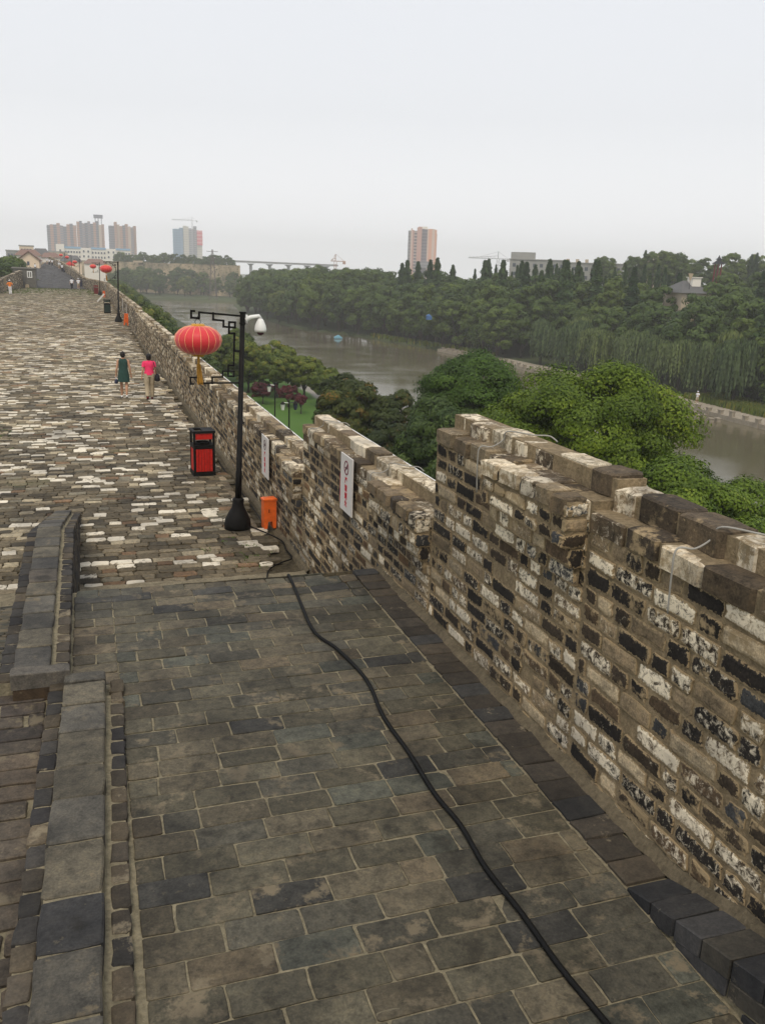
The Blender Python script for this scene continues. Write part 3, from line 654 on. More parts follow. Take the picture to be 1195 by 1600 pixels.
# ------------------------------------------------------------------ signs with writing
def textmesh(name, s, size, mat, parent, loc, ext=.002, sx=1):
    c = bpy.data.curves.new(name, 'FONT'); c.body = s; c.size = size; c.extrude = ext; c.align_x = 'CENTER'; c.align_y = 'CENTER'; c.offset = size*.018
    o = bpy.data.objects.new(name, c); COL.objects.link(o)
    dg = bpy.context.evaluated_depsgraph_get(); me = bpy.data.meshes.new_from_object(o.evaluated_get(dg)); me.name = name
    bpy.data.objects.remove(o); o = link(name, me, None, parent)
    me.materials.clear(); me.materials.append(mat)
    o.location = loc; o.rotation_euler = Matrix(((0, 0, -1), (-1, 0, 0), (0, 1, 0))).to_euler(); o.scale = (sx, 1, 1)
    return o
def make_sign(label, x, yc, zc, w, h, faded=False, loose=False):
    g = empty('warning_sign', (x, yc, zc), label, 'sign', 'white no smoking signs on the parapet')
    m = MB(); m.box(-.008, .008, -w/2, w/2, -h/2, h/2); m.build('panel', M['signwhite'], g)
    r = h*.125; zi = h*.5-h*.21
    m = MB(); n = 28
    vs = []
    for j in range(n):
        t = 2*math.pi*j/n
        for rr in (r, r*.83): vs += [(-.012, rr*math.cos(t)*1.05, zi+rr*math.sin(t)), (-.008, rr*math.cos(t)*1.05, zi+rr*math.sin(t))]
    fs = []
    for j in range(n):
        a, b_ = 4*j, 4*((j+1) % n); fs += [(a, b_, b_+2, a+2), (a, a+1, b_+1, b_), (a+2, b_+2, b_+3, a+3)]
    m.add(vs, fs); m.obox((-.0105, 0, zi), (.002, 0, 0), (0, r*.62, -r*.62), (0, r*.055, r*.055)); m.build('prohibition_ring', M['signdark' if faded else 'ringred'], g)
    m = MB(); m.obox((-.0095, r*.05, zi-r*.05), (.0015, 0, 0), (0, r*.55, 0), (0, 0, r*.10)); m.tube([(-.010, -r*.5, zi+.0), (-.010, -r*.42, zi+r*.22), (-.010, -r*.52, zi+r*.42)], .006, 5); m.build('cigarette_symbol', M['signdark'], g)
    sz = h*.125; z = h*.5-h*.44
    for ch in '\u4e25\u7981\u70df\u706b':
        textmesh('lettering', ch, sz, M['signred'], g, (-.011, 0, z), .0015, 1.15); z -= h*.135
    if loose:
        m = MB(); m.box(.012, .022, w/2-.02, w/2+.09, -h*.42, h*.1); m.build('red_backing', M['signred'], g)
    return g
M['ringred'] = plain('ring_dark_red', (.16,.01,.035), .5)
make_sign('white no smoking sign with four red characters on the tall parapet section', WX-.06, 10.33, 1.90, .52, .74, False, True)
make_sign('smaller faded white no smoking sign above the orange power box', WX-.06, 15.75, 1.14, .62, .76, True)
def mini(x, y, z, w, h, label):
    o = MB().box(-.01, .01, -w/2, w/2, -h/2, h/2).build('notice_board', M['signwhite']); o.location = (x, y, z); tag(o, label, 'sign', 'small distant signs on the parapet')
mini(WX-.03, 80, 1.2, .5, 1.1, 'narrow white sign on the parapet beside the second lamp'); mini(WX-.03, 73.2, 1.0, .5, 1.1, 'white sign above the distant orange power box'); mini(WX-.3, 131, 1.7, .3, 1.0, 'slim white notice on the parapet before the third lamp')
wb = MB().obox((0,0,0), (.35,0,.38), (0,.02,0), (-.05,0,.05)).build('white_board', M['signwhite']); wb.location = (1.5, 93, 1.3); tag(wb, 'tilted white board leaning behind the dark green bin', 'board')
# ------------------------------------------------------------------ cables
def cable(name, pts, r, mat, label, cat='cable', group=None, wob=0, n=7):
    P = [np.array(p, float) for p in pts]; o = []
    for i in range(len(P)-1):     # catmull-rom
        p0, p1, p2, p3 = P[max(i-1, 0)], P[i], P[i+1], P[min(i+2, len(P)-1)]
        for k in range(6):
            t = k/6; o.append(.5*((2*p1)+(-p0+p2)*t+(2*p0-5*p1+4*p2-p3)*t*t+(-p0+3*p1-3*p2+p3)*t**3))
    o.append(P[-1]); c = MB().tube(o, r, n).build(name, mat, None, True); return tag(c, label, cat, group)
zc_ = Z0+.018
cable('power_cable', [(2.03,9.22,Z0-.3),(2.03,9.17,Z0-.02),(2.02,9.05,zc_+.01),(1.995,8.6,zc_),(1.96,8.2,zc_),(1.92,7.5,zc_),(2.03,7.05,zc_),(2.10,6.4,zc_),(2.04,5.76,zc_),(2.05,5.2,zc_),(2.04,4.68,zc_),(2.07,4.31,zc_),(2.05,3.9,zc_),(2.08,3.5,zc_),(2.09,3.1,zc_),(2.13,2.7,zc_),(2.16,2.2,zc_),(2.1,1,zc_)], .0165, M['rubber'], 'thick black rubber cable snaking down the brick platform')
cable('power_cable', [(2.60,15.0,.03),(2.8,14.6,.02),(3.02,14.2,-.03),(3.0,13.7,-.04),(2.98,13.2,-.02),(2.75,12.9,.02),(2.50,12.6,.03),(2.38,12.2,.02),(2.36,11.8,.02)], .012, M['rubber'], 'thin black cable lying in the gutter by the nearest lamp')
cable('power_cable', [(2.86,14.9,.05),(2.9,16,.01),(2.93,17.5,-.05),(2.9,20,-.06),(2.93,24,-.06)], .012, M['rubber'], 'black cable running along the gutter behind the power box')
for k, (yy, zc, zl, pr) in enumerate(((3.8, 3.20, 3.06, 0), (6.45, 3.26, 3.12, 0), (9.35, 2.37, 2.24, 0), (12.35, 2.37, 2.24, 0), (14.8, 1.64, 1.50, 0))):
    cable('cable_strap', [(WX+.46, yy-.35, zc-.02), (WX+.41, yy-.3, zc+.02), (WX+.30, yy-.24, zc+.02), (WX+.16, yy-.05, zc+.02), (WX+.15, yy, zc-.06), (WX+.06, yy+.02, zl+.02), (WX-.03, yy+.06, zl+.012), (WX-.045, yy+.06, zl-.12), (WX-.03, yy+.07, zl-.38)], .006, M['greycable'],
      ['pale cable looped over the coping beside the broken brick', 'pale cable looped over the tallest raised section', 'pale cable draped over the coping past the warning sign', 'pale cable at the far end of the signed wall section', 'pale cable over the low coping near the orange box'][k], 'cable', 'pale cables looped over the coping')
for (a, b_, z, lb) in ((-2, 4.7, 3.09, 'white light tube along the outer edge of the closest coping'), (4.9, 7.4, 3.2, 'white light tube outside the highest coping'), (7.6, 12.7, 2.35, 'white light tube along the coping behind the warning sign'), (13, 60, 1.62, 'long white light tube running along the low outer coping')):
    m = MB(); m.tube([(WX+.47, a, z-.05), (WX+.47, b_, z-.05)], .020, 8); tag(m.build('light_tube', M['white']), lb, 'light tube', 'white light tubes on the outer coping')
# ------------------------------------------------------------------ people
def remesh(o, v=.014):
    md = o.modifiers.new('r', 'REMESH'); md.mode = 'VOXEL'; md.voxel_size = v; md.use_smooth_shade = True
    dg = bpy.context.evaluated_depsgraph_get(); me = bpy.data.meshes.new_from_object(o.evaluated_get(dg)); o.modifiers.clear(); me.materials.clear()
    for mt in o.data.materials: me.materials.append(mt)
    o.data = me
def hand(m, wr, d, side, s):
    d = np.array(d, float); d /= np.linalg.norm(d); wr = np.array(wr, float); lat = np.array((0, 1., 0)); nrm = np.cross(d, lat)
    m.tube([wr, wr+d*.045*s, wr+d*.085*s], [.022*s, .034*s, .032*s], 8)
    for k, L in enumerate((.065, .078, .072, .055)):
        b0 = wr+d*.075*s+lat*(k-1.5)*.018*s; m.tube([b0, b0+d*L*.5*s, b0+(d*L*.9-nrm*side*.02)*s], [.0095*s, .0085*s, .007*s], 6)
    t0 = wr+d*.03*s+lat*.028*s; m.tube([t0, t0+(d*.03+lat*.025)*s, t0+(d*.06+lat*.03)*s], [.011*s, .010*s, .008*s], 6)
def make_person(name, label, H, walk, top, topkind, bottom, botkind, hairl=.0, arms='down', group=None, hat=None, vox=.014):
    """faces +Y; z up; walk: stride of the feet"""
    g = empty(name, (0, 0, 0), label, 'person', group); s = H/1.6
    hipz, shz, neckz = .84*s, 1.30*s, 1.36*s; m = MB()
    fl = (-.085*s, walk*.22*s, 0); fr = (.085*s, -walk*.20*s, 0)
    def leg(sx, foot, back):
        hip = np.array((sx*.088*s, 0, hipz)); an = np.array((foot[0], foot[1], .075*s+(.05*s if back else 0))); kn = (hip+an)/2+np.array((0, .045*s+(.02 if back else 0), .01*s))
        m.tube([hip+(0,0,.05*s), hip, hip*.6+kn*.4, kn, kn*.65+an*.35+(0,-.012*s,0), an], [.085*s, .088*s, .072*s, .051*s, .050*s, .031*s], 10)
        dz = -.055*s
        m.tube([an+(0,-.045*s,dz*.8), an+(0,.05*s,dz*.9), an+(0,.13*s,dz-.0*s-(.04*s if back else 0)), an+(0,.175*s,dz-.008-(.05*s if back else 0))], [.032*s, .036*s, .034*s, .016*s], 8)
        return hip, kn, an
    LL = leg(-1, fl, walk < 0); RR = leg(1, fr, walk > 0)
    m.rings([(0,0,.80*s,.12*s,.09*s),(0,0,.88*s,.155*s,.11*s),(0,0,.99*s,.125*s,.085*s),(0,.01*s,1.10*s,.125*s,.088*s),(0,.01*s,1.20*s,.15*s,.098*s),(0,0,1.29*s,.16*s,.085*s),(0,0,1.335*s,.10*s,.06*s),(0,.0,1.36*s,.052*s,.052*s),(0,.012*s,1.43*s,.046*s,.05*s)], 16)
    hz = 1.495*s; m.rings([(0,.02*s,hz-.11*s,.03*s,.035*s),(0,.028*s,hz-.085*s,.05*s,.06*s),(0,.02*s,hz-.04*s,.066*s,.083*s),(0,.012*s,hz+.01*s,.074*s,.092*s),(0,.006*s,hz+.06*s,.068*s,.085*s),(0,0,hz+.092*s,.04*s,.055*s),(0,0,hz+.104*s,.01*s,.01*s)], 16)
    m.tube([(0,.10*s,hz+.005*s),(0,.125*s,hz-.03*s)], [.010*s,.014*s], 6)
    for sx in (-1, 1): m.rings([(sx*.076*s,.0,hz-.03*s,.008*s,.014*s),(sx*.08*s,.0,hz,.012*s,.02*s),(sx*.078*s,.0,hz+.025*s,.008*s,.014*s)], 8)
    A = []
    for sx in (-1, 1):
        sh = np.array((sx*.165*s, 0, 1.285*s))
        if arms == 'down': el = sh+np.array((sx*.055, -.03+(.02 if sx > 0 else 0), -.27))*s; wr = el+np.array((sx*.03, .06, -.23))*s
        elif arms == 'hips': el = sh+np.array((sx*.16, -.05, -.21))*s; wr = np.array((sx*.17, .07, .98))*s
        else: el = sh+np.array((sx*.09, -.02, -.25))*s; wr = el+np.array((-sx*.10, .17, .05))*s
        m.tube([sh+np.array((-sx*.04, 0, .01))*s, sh, (sh+el)/2, el, (el+wr)/2, wr], [.045*s, .047*s, .040*s, .034*s, .032*s, .022*s], 8)
        hand(m, wr, wr-el, sx, s); A.append((sh, el, wr))
    o = m.build('body', M['skin'], g); remesh(o, vox)
    hm = MB(); hm.rings([(0,-.03*s,hz-.085*s-hairl,.055*s,.052*s),(0,-.024*s,hz-.05*s-hairl*.5,.082*s,.075*s),(0,-.012*s,hz,.088*s,.092*s),(0,-.006*s,hz+.05*s,.084*s,.098*s),(0,-.002*s,hz+.09*s,.058*s,.072*s),(0,0,hz+.115*s,.015*s,.02*s)], 18)
    hm.build('hair', M['hair'], g, True)
    if hat: MB().rings([(0,.0,hz+.03*s,.12*s,.13*s),(0,0,hz+.045*s,.095*s,.105*s),(0,0,hz+.10*s,.085*s,.09*s),(0,0,hz+.13*s,.04*s,.05*s)], 16).build('hat', M[hat], g, True)
    t = MB()
    if topkind == 'dress':
        t.rings([(0,0,.56*s,.205*s,.15*s),(0,0,.62*s,.20*s,.145*s),(0,0,.80*s,.185*s,.13*s),(0,0,.90*s,.172*s,.125*s),(0,0,1.0*s,.150*s,.108*s),(0,.01*s,1.10*s,.150*s,.108*s),(0,.01*s,1.20*s,.166*s,.114*s),(0,0,1.29*s,.168*s,.10*s),(0,0,1.335*s,.125*s,.075*s),(0,0,1.355*s,.08*s,.066*s)], 24, cap=False)
        t.build('dress', M[top], g, True)
    else:
        lo = .80 if topkind == 'long' else .86
        t.rings([(0,0,lo*s,.178*s,.128*s),(0,0,.93*s,.168*s,.12*s),(0,0,1.0*s,.152*s,.108*s),(0,.01*s,1.10*s,.152*s,.108*s),(0,.01*s,1.20*s,.168*s,.116*s),(0,0,1.29*s,.176*s,.104*s),(0,0,1.335*s,.13*s,.078*s),(0,0,1.36*s,.072*s,.066*s)], 24, cap=False)
        for (sh, el, wr) in A:
            e = sh+(el-sh)*(.55 if topkind != 'sleeved' else 1.0)
            t.tube([sh*np.array((.75,1,1.01)), sh, e], [.062*s, .064*s, .06*s], 12, cap=False)
        t.build('shirt', M[top], g, True)
    if botkind == 'trousers':
        b = MB()
        for (hip, kn, an) in (LL, RR):
            b.tube([hip+(0,0,.07*s), hip+(0,0,-.02*s), kn+(0,0,.05*s), kn, (kn+an)/2+(0,-.012*s,0), an+(0,-.008*s,-.01*s)], [.108*s, .110*s, .088*s, .080*s, .076*s, .070*s], 14, cap=False)
        b.rings([(0,0,.80*s,.165*s,.118*s),(0,0,.90*s,.168*s,.12*s)], 20, cap=False); b.build('trousers', M[bottom], g, True)
    elif botkind == 'shorts':
        b = MB()
        for (hip, kn, an) in (LL, RR): b.tube([hip+(0,0,.07*s), hip, kn+(0,0,.06*s)], [.108*s, .108*s, .09*s], 14, cap=False)
        b.rings([(0,0,.80*s,.165*s,.118*s),(0,0,.90*s,.168*s,.12*s)], 20, cap=False); b.build('shorts', M[bottom], g, True)
    for (hip, kn, an), back in ((LL, walk < 0), (RR, walk > 0)):
        f = MB(); k = .0 if not back else .05*s
        f.tube([an+(0,-.055*s,-.048*s), an+(0,.0,-.05*s), an+(0,.10*s,-.052*s-k*.6), an+(0,.185*s,-.058*s-k)], [.034*s, .041*s, .044*s, .022*s], 10)
        f.build('shoe', M['white' if top != 'pink' else 'maroon'], g, True)
    return g, A
w1, A1 = make_person('person', 'person in a dark green sleeveless dress walking away, holding a bag low in one hand', 1.60, .75, 'greendress', 'dress', None, None, 0)
w1.location = (1.14, 31.7, .012); w1.rotation_euler = (0, 0, -.06)
w2, A2 = make_person('person', 'person in a bright pink shirt and khaki trousers walking away with a black shoulder bag', 1.57, -.7, 'pink', 'shirt', 'khaki', 'trousers', .03)
w2.location = (1.98, 31.3, .012)
bg = empty('handbag', (0, 0, 0), 'small grey handbag held low by the person in the green dress', 'bag')
MB().rings([(0,0,-.16,.05,.09),(0,0,-.12,.065,.125),(0,0,-.04,.055,.115),(0,0,.0,.03,.09)], 12).build('pouch', M['navy'], bg, True)
MB().tube([(0,-.07,0),(0,-.05,.06),(0,0,.09),(0,.05,.06),(0,.07,0)], .008, 6).build('strap', M['cloth_white'], bg, True)
bg.location = (1.14-.25, 31.7+.05, .66)
bg = empty('shoulder_bag', (0, 0, 0), 'round black shoulder bag hanging at the hip of the person in pink', 'bag')
MB().rings([(0,0,-.17,.06,.09),(0,0,-.13,.095,.14),(0,0,-.02,.095,.15),(0,0,.06,.06,.11),(0,0,.09,.03,.06)], 16).build('pouch', M['cloth_dark'], bg, True)
MB().tube([(-.02,-.10,.06),(-.06,-.115,.25),(-.12,-.06,.50),(-.14,0,.53),(-.11,.08,.45),(-.05,.12,.25),(-.02,.10,.06)], .012, 6).build('strap', M['cloth_dark'], bg, True)
bg.location = (1.98+.27, 31.3, .80)
p3, _ = make_person('person', 'person in orange top, white hat and trousers, hands on hips by the low wall', 1.62, .3, 'cloth_orange', 'sleeved', 'cloth_white', 'trousers', 0, 'hips', None, 'cloth_white', .02)
p3.location = (-9.85, 135.4, .02); p3.scale = (1.15, 1.15, 1.2)
p4, _ = make_person('person', 'person in a white shirt and black trousers walking up towards the dark ramp', 1.65, .6, 'cloth_white', 'shirt', 'cloth_dark', 'trousers', 0, 'down', None, None, .02); p4.location = (-2.05, 168, .03); p4.scale = (1.2,)*3
p5, _ = make_person('person', 'person in a white top, white cap and khaki shorts walking beside the black trousers walker', 1.62, -.5, 'cloth_white', 'shirt', 'khaki', 'shorts', 0, 'fold', None, 'cloth_white', .02); p5.location = (-.95, 169, .03); p5.scale = (1.2,)*3
crowd = [(-11.2,238,p4,'darkly dressed figure high on the dark ramp beside the cream gabled house'), (-8.6,285,p4,'one of the tiny figures at the top of the dark ramp'), (-7.6,288,p5,'one of the tiny figures at the top of the dark ramp'), (-9.6,292,p4,'one of the tiny figures at the top of the dark ramp'), (-6.2,262,p5,'one of the tiny figures at the top of the dark ramp'), (-5.6,258,p4,'one of the tiny figures at the top of the dark ramp'), (-10.6,300,p5,'one of the tiny figures at the top of the dark ramp'), (-5.0,240,p4,'one of the tiny figures at the top of the dark ramp')]
for (x, y, src, lb) in crowd:
    c = copy_tree(src); c.location = (x, y, .05+float(lift(y))); c['label'] = lb; c['group'] = 'tiny figures on the far ramp'
c = copy_tree(p5); c.location = (87.2, 109.5, -12.9); c['label'] = 'tiny person in white standing on the far river bank path'; c.rotation_euler = (0,0,2)
# ------------------------------------------------------------------ things at the far end of the walkway
lw = empty('low_wall', (0, 0, 0), 'low brick wall on the landward side climbing beside the dark ramp', 'wall')
Rw = RN(41); fv = []; ff = []; ysw = np.linspace(96, 172, 20)
lx = lambda y: -11.6+np.clip((y-150)/20, 0, 1)*1.3
lz = lambda y: 1.1+np.clip((y-120)/50, 0, 1)**1.5*1.9
for i, y in enumerate(ysw):
    x, z = float(lx(y)), float(lz(y)); fv += [(x-.5, y, -.3), (x-.5, y, z-.02), (x-.015, y, z-.02), (x-.015, y, -.3)]
    if i:
        for k in range(3): ff.append(((i-1)*4+k, (i-1)*4+k+1, i*4+k+1, i*4+k))
MB().add(fv, ff).build('core', M['mortar'], lw)
spec = []
for k in range(20): wallrow(spec, Rw, 96, 171.5, k*.148, k*.148+.148, 0, .04)
spec = [s for s in spec if s[3] < float(lz(s[0]))]
bricks('brick_face', spec, lambda u, v, h: (lx(u)+h, u, v), M['wallbrick'], lw, 0, .005, 42)
spec = []; wallrow(spec, Rw, 96, 171.5, -.55, .03, .03, .08)
bricks('coping', spec, lambda u, v, h: (lx(u)+v, u, lz(u)+h), M['wallbrick'], lw, 0, .01, 43)
kb = empty('stone_kiosk', (0, 0, 0), 'grey stone block with a white lattice window beside the dark ramp', 'kiosk')
MB().box(-11.9, -8.15, 172.3, 177, -.1, 3.3).build('wall', M['greystone'] if 'greystone' in M else plain('grey_stone', (.13,.125,.11), .9, 0, .25, 3), kb)
MB().box(-12.1, -7.95, 172.1, 177.2, 3.3, 3.5).build('roof', plain('grey_slab', (.2,.19,.17), .9), kb)
m = MB(); m.box(-9.55, -8.7, 172.2, 172.29, 1.75, 1.9); m.box(-9.55, -8.7, 172.2, 172.29, 2.75, 2.9)
for xx in (-9.55, -9.19, -8.84): m.box(xx, xx+.14, 172.2, 172.288, 1.9, 2.75)
m.build('lattice_window', M['white'], kb)
st = MB().box(-.3, .3, -.2, .2, 0, .5).box(-.2, .25, -.15, .15, .5, .62).build('stone_block', M['tan']); st.location = (-9.6, 171, .02); tag(st, 'pale stone block lying at the foot of the grey kiosk', 'stone')
# grass tufts where the paving meets the ramp
R = RN(8); vs = []; fs = []
def tuft(x, y, z, h, n):
    for _ in range(n):
        a = R.rand()*6.28; r = R.rand()*.12; px_, py_ = x+r*math.cos(a), y+r*math.sin(a); dx, dy = R.randn()*.04, R.randn()*.04; w = .012+.004*h*10
        k = len(vs); vs.extend([(px_-w, py_, z), (px_+w, py_, z), (px_+dx, py_+dy, z+h*R.uniform(.5, 1.2))]); fs.append((k, k+1, k+2))
for _ in range(900):
    y = R.uniform(140, 171); x = R.uniform(-11.5, 2.4)
    if R.rand() < .25+.75*(x < -8 or x > .5 or y > 164): tuft(x, y, 0, R.uniform(.08, .22), 5)
for _ in range(60): tuft(R.normal(-2.8, .5), R.normal(24.5, .9), 0, R.uniform(.02, .05), 6)
for _ in range(25): tuft(R.normal(2.3, .35), R.uniform(12.7, 14.5), -.01, R.uniform(.02, .04), 6)
me = bpy.data.meshes.new('grass'); me.from_pydata(vs, [], fs); tag(link('grass', me, plain('grass_blade', (.07,.11,.025), .8)), 'short weeds growing between the old paving bricks', 'grass', None, 'stuff')
# ------------------------------------------------------------------ terrain and river
NEAR = [(-300,38), (140,37), (180,31), (240,27), (340,27), (430,27), (500,22), (523,10), (560,-60)]
FAR = [(-300,86), (100,88), (125,90), (163,89), (206,87), (258,77), (285,67), (384,64), (470,74), (512,110), (530,180)]
xn = lambda y: np.interp(y, [p[0] for p in NEAR], [p[1] for p in NEAR])
xf = lambda y: np.interp(y, [p[0] for p in FAR], [p[1] for p in FAR])
WATER = -14.0
def ground(x, y):
    x = np.asarray(x, float); y = np.asarray(y, float)
    near = -11.0-.0*x
    inr = np.clip((x-xn(y))/3.5, 0, 1); outr = np.clip((x-xf(y)+2.5)/3.5, 0, 1); cross = np.clip((y-520)/6, 0, 1)
    bed = -16.5
    farz = -13.2+np.clip((x-xf(y)-8)/70, 0, 1)*7.5+np.clip((x-200)/150, 0, 1)*5*np.clip((500-y)/200, 0, 1)
    farz = np.where(y > 480, np.minimum(farz, -11), farz)
    z = near*(1-inr)+bed*inr
    z = z*(1-outr)+farz*outr
    z = z*(1-cross)+(-12.2)*cross
    z = np.where(x < -13.5, -9+0*x, z)
    far = np.clip((np.hypot(x, y)-620)/500, 0, 1); z = z*(1-far)+(-9)*far
    return z
xs = np.unique(np.concatenate([np.arange(-1400, -200, 200), np.arange(-200, -20, 20), np.arange(-20, 120, 1.75), np.arange(120, 420, 10), np.arange(420, 2500, 208)]))
ysg = np.unique(np.concatenate([np.arange(-410, -60, 50), np.arange(-60, 300, 5), np.arange(300, 560, 5), np.arange(560, 1000, 40), np.arange(1000, 2650, 200)]))
XX, YY = np.meshgrid(xs, ysg); ZZ = ground(XX, YY)
nx, ny = len(xs), len(ysg)
idx = np.arange(nx*ny).reshape(ny, nx)
F = np.stack([idx[:-1, :-1], idx[:-1, 1:], idx[1:, 1:], idx[1:, :-1]], -1).reshape(-1, 4)
m, t, p = newmat('ground_mat'); P = pos(t); sx = N(t, 'SeparateXYZ'); t.links.new(P, sx.inputs[0])
ng = noise(t, P, .6, 5, .6); ng2 = noise(t, P, .05, 4, .6)
grass = mix(t, ng2, mix(t, ng, (.045,.115,.012), (.085,.175,.022)), mix(t, ng, (.07,.14,.02), (.05,.10,.018)))
path = mix(t, ng, (.23,.21,.18), (.32,.29,.25))
k = mth(t, 'MULTIPLY', mth(t, 'SUBTRACT', sx.outputs[0], mth(t, 'ADD', 24, mth(t, 'MULTIPLY', ng2, 5))), 1.5, clamp=True)
k2 = mth(t, 'MULTIPLY', mth(t, 'SUBTRACT', 37.5, sx.outputs[0]), 1.5, clamp=True)
k4 = mth(t, 'MULTIPLY', mth(t, 'SUBTRACT', 150, sx.outputs[1]), .1, clamp=True)
c = mix(t, mth(t, 'MULTIPLY', mth(t, 'MULTIPLY', k, k2), k4), grass, path)
k5 = mth(t, 'MULTIPLY', mth(t, 'SUBTRACT', sx.outputs[1], 150), .02, clamp=True)
c = mix(t, k5, c, mix(t, ng, (.035,.05,.02), (.07,.08,.035)))
k3 = mth(t, 'MULTIPLY', mth(t, 'SUBTRACT', sx.outputs[0], 60), .2, clamp=True)
c = mix(t, k3, c, mix(t, ng, (.03,.05,.015), (.07,.08,.03)))
t.links.new(c, p.inputs['Base Color']); p.inputs['Roughness'].default_value = .95
me = bpy.data.meshes.new('ground'); me.from_pydata(np.stack([XX.ravel(), YY.ravel(), ZZ.ravel()], 1).tolist(), [], F.tolist()); tag(link('ground', me, m), kind='structure')
m, t, p = newmat('river_water'); P = pos(t)
mp = N(t, 'Mapping'); mp.inputs['Scale'].default_value = (.55, 1.0, 1); mp.inputs['Rotation'].default_value = (0, 0, .33); t.links.new(P, mp.inputs['Vector'])
w1_ = noise(t, mp.outputs[0], .55, 5, .65, .5); w2_ = noise(t, P, .018, 3, .5, .6); mp2 = N(t, 'Mapping'); mp2.inputs['Scale'].default_value = (.16, .02, 1); mp2.inputs['Rotation'].default_value = (0, 0, -.95); t.links.new(P, mp2.inputs['Vector'])
w3_ = noise(t, P, .045, 5, .62, 1.2)
t.links.new(ramp(t, w2_, [(.35, (.115,.10,.060)), (.65, (.14,.12,.075))]), p.inputs['Base Color'])
t.links.new(ramp(t, w3_, [(.42, (.06,)*3), (.60, (.20,)*3)]), p.inputs['Roughness']); p.inputs['Specular IOR Level'].default_value = .5
bump(t, p, mth(t, 'ADD', w1_, mth(t, 'MULTIPLY', w3_, .2)), .16, .12)
b = MB(); b.add([(0,-400,WATER),(700,-400,WATER),(700,535,WATER),(-300,535,WATER),(0,300,WATER)], [(0,1,2,3,4)]); tag(b.build('water', m), kind='structure')
# ------------------------------------------------------------------ trees
def leafmat(name, lo, hi, yel=None, rough=.6, sc=.7):
    m, t, p = newmat(name)
    a = N(t, 'Attribute', attribute_name='col').outputs['Fac'] if False else N(t, 'Attribute', attribute_name='tint')
    oi = N(t, 'ObjectInfo'); n1 = noise(t, pos(t), sc, 3, .6)
    f = mth(t, 'ADD', mth(t, 'MULTIPLY', a.outputs['Fac'], .65), mth(t, 'MULTIPLY', n1, .35))
    c = ramp(t, f, [(.1, lo), (.85, hi)] if not yel else [(.1, lo), (.62, hi), (.92, yel)])
    c = mix(t, 1., c, ramp(t, oi.outputs['Random'], [(0, (.72,.78,.85)), (.5, (1,1,1)), (1, (1.32,1.2,.9))]), 'MULTIPLY')
    t.links.new(c, p.inputs['Base Color']); p.inputs['Roughness'].default_value = rough
    tr = N(t, 'BsdfTranslucent'); t.links.new(mix(t, 1., c, (1.1,1.25,.6), 'MULTIPLY'), tr.inputs[0]); ms = N(t, 'MixShader'); ms.inputs[0].default_value = .22
    o = t.nodes['Material Output']; t.links.new(p.outputs[0], ms.inputs[1]); t.links.new(tr.outputs[0], ms.inputs[2]); t.links.new(ms.outputs[0], o.inputs[0])
    return m
M['leaf'] = leafmat('leaf_green', (.022,.048,.011), (.115,.17,.032))
M['leafnear'] = leafmat('leaf_bright', (.028,.060,.004), (.12,.185,.014), (.25,.30,.03))
M['leafmid'] = leafmat('leaf_mid', (.024,.055,.006), (.09,.16,.015), (.17,.24,.03))
M['leafolive'] = leafmat('leaf_olive', (.026,.052,.010), (.11,.15,.024), (.26,.20,.035))
M['leafrusty'] = leafmat('leaf_rusty', (.018,.036,.009), (.062,.080,.016), (.24,.11,.022))
M['conifer'] = leafmat('conifer_needles', (.016,.042,.016), (.065,.12,.038))
M['willow'] = leafmat('willow_leaves', (.025,.05,.016), (.17,.22,.08))
M['redleaf'] = leafmat('red_leaves', (.05,.008,.012), (.17,.03,.04))
M['bark'] = plain('bark', (.06,.05,.04), .95, 0, .3, 6)
def leafmesh(name, C, Nn, L, Wd, R, tint, mat, parent, droop=None):
    """C centres, Nn normals, L length, Wd width arrays -> pointed leaf quads"""
    n = len(C); Nn = Nn/np.linalg.norm(Nn, axis=1, keepdims=True)
    if droop is None:
        r = R.randn(n, 3); a = np.cross(Nn, r); a /= np.linalg.norm(a, axis=1, keepdims=True)
    else: a = droop
    b = np.cross(Nn, a); b /= (np.linalg.norm(b, axis=1, keepdims=True)+1e-9)
    L = L[:, None]; Wd = Wd[:, None]
    V = np.stack([C-a*L*.5, C+b*Wd*.5-a*L*.05, C+a*L*.5, C-b*Wd*.5-a*L*.05], 1).reshape(-1, 3)
    me = bpy.data.meshes.new(name); me.vertices.add(4*n); me.vertices.foreach_set('co', V.ravel())
    me.loops.add(4*n); me.loops.foreach_set('vertex_index', np.arange(4*n, dtype=np.int32)); me.polygons.add(n)
    me.polygons.foreach_set('loop_start', np.arange(0, 4*n, 4, dtype=np.int32)); me.polygons.foreach_set('loop_total', np.full(n, 4, dtype=np.int32))
    me.polygons.foreach_set('use_smooth', np.zeros(n, dtype=bool)); me.update(calc_edges=True)
    at = me.attributes.new('tint', 'FLOAT', 'FACE'); at.data.foreach_set('value', np.clip(tint, 0, 1).astype(float))
    return link(name, me, mat, parent)
def sph(R, n):
    v = R.randn(n, 3); return v/np.linalg.norm(v, axis=1, keepdims=True)
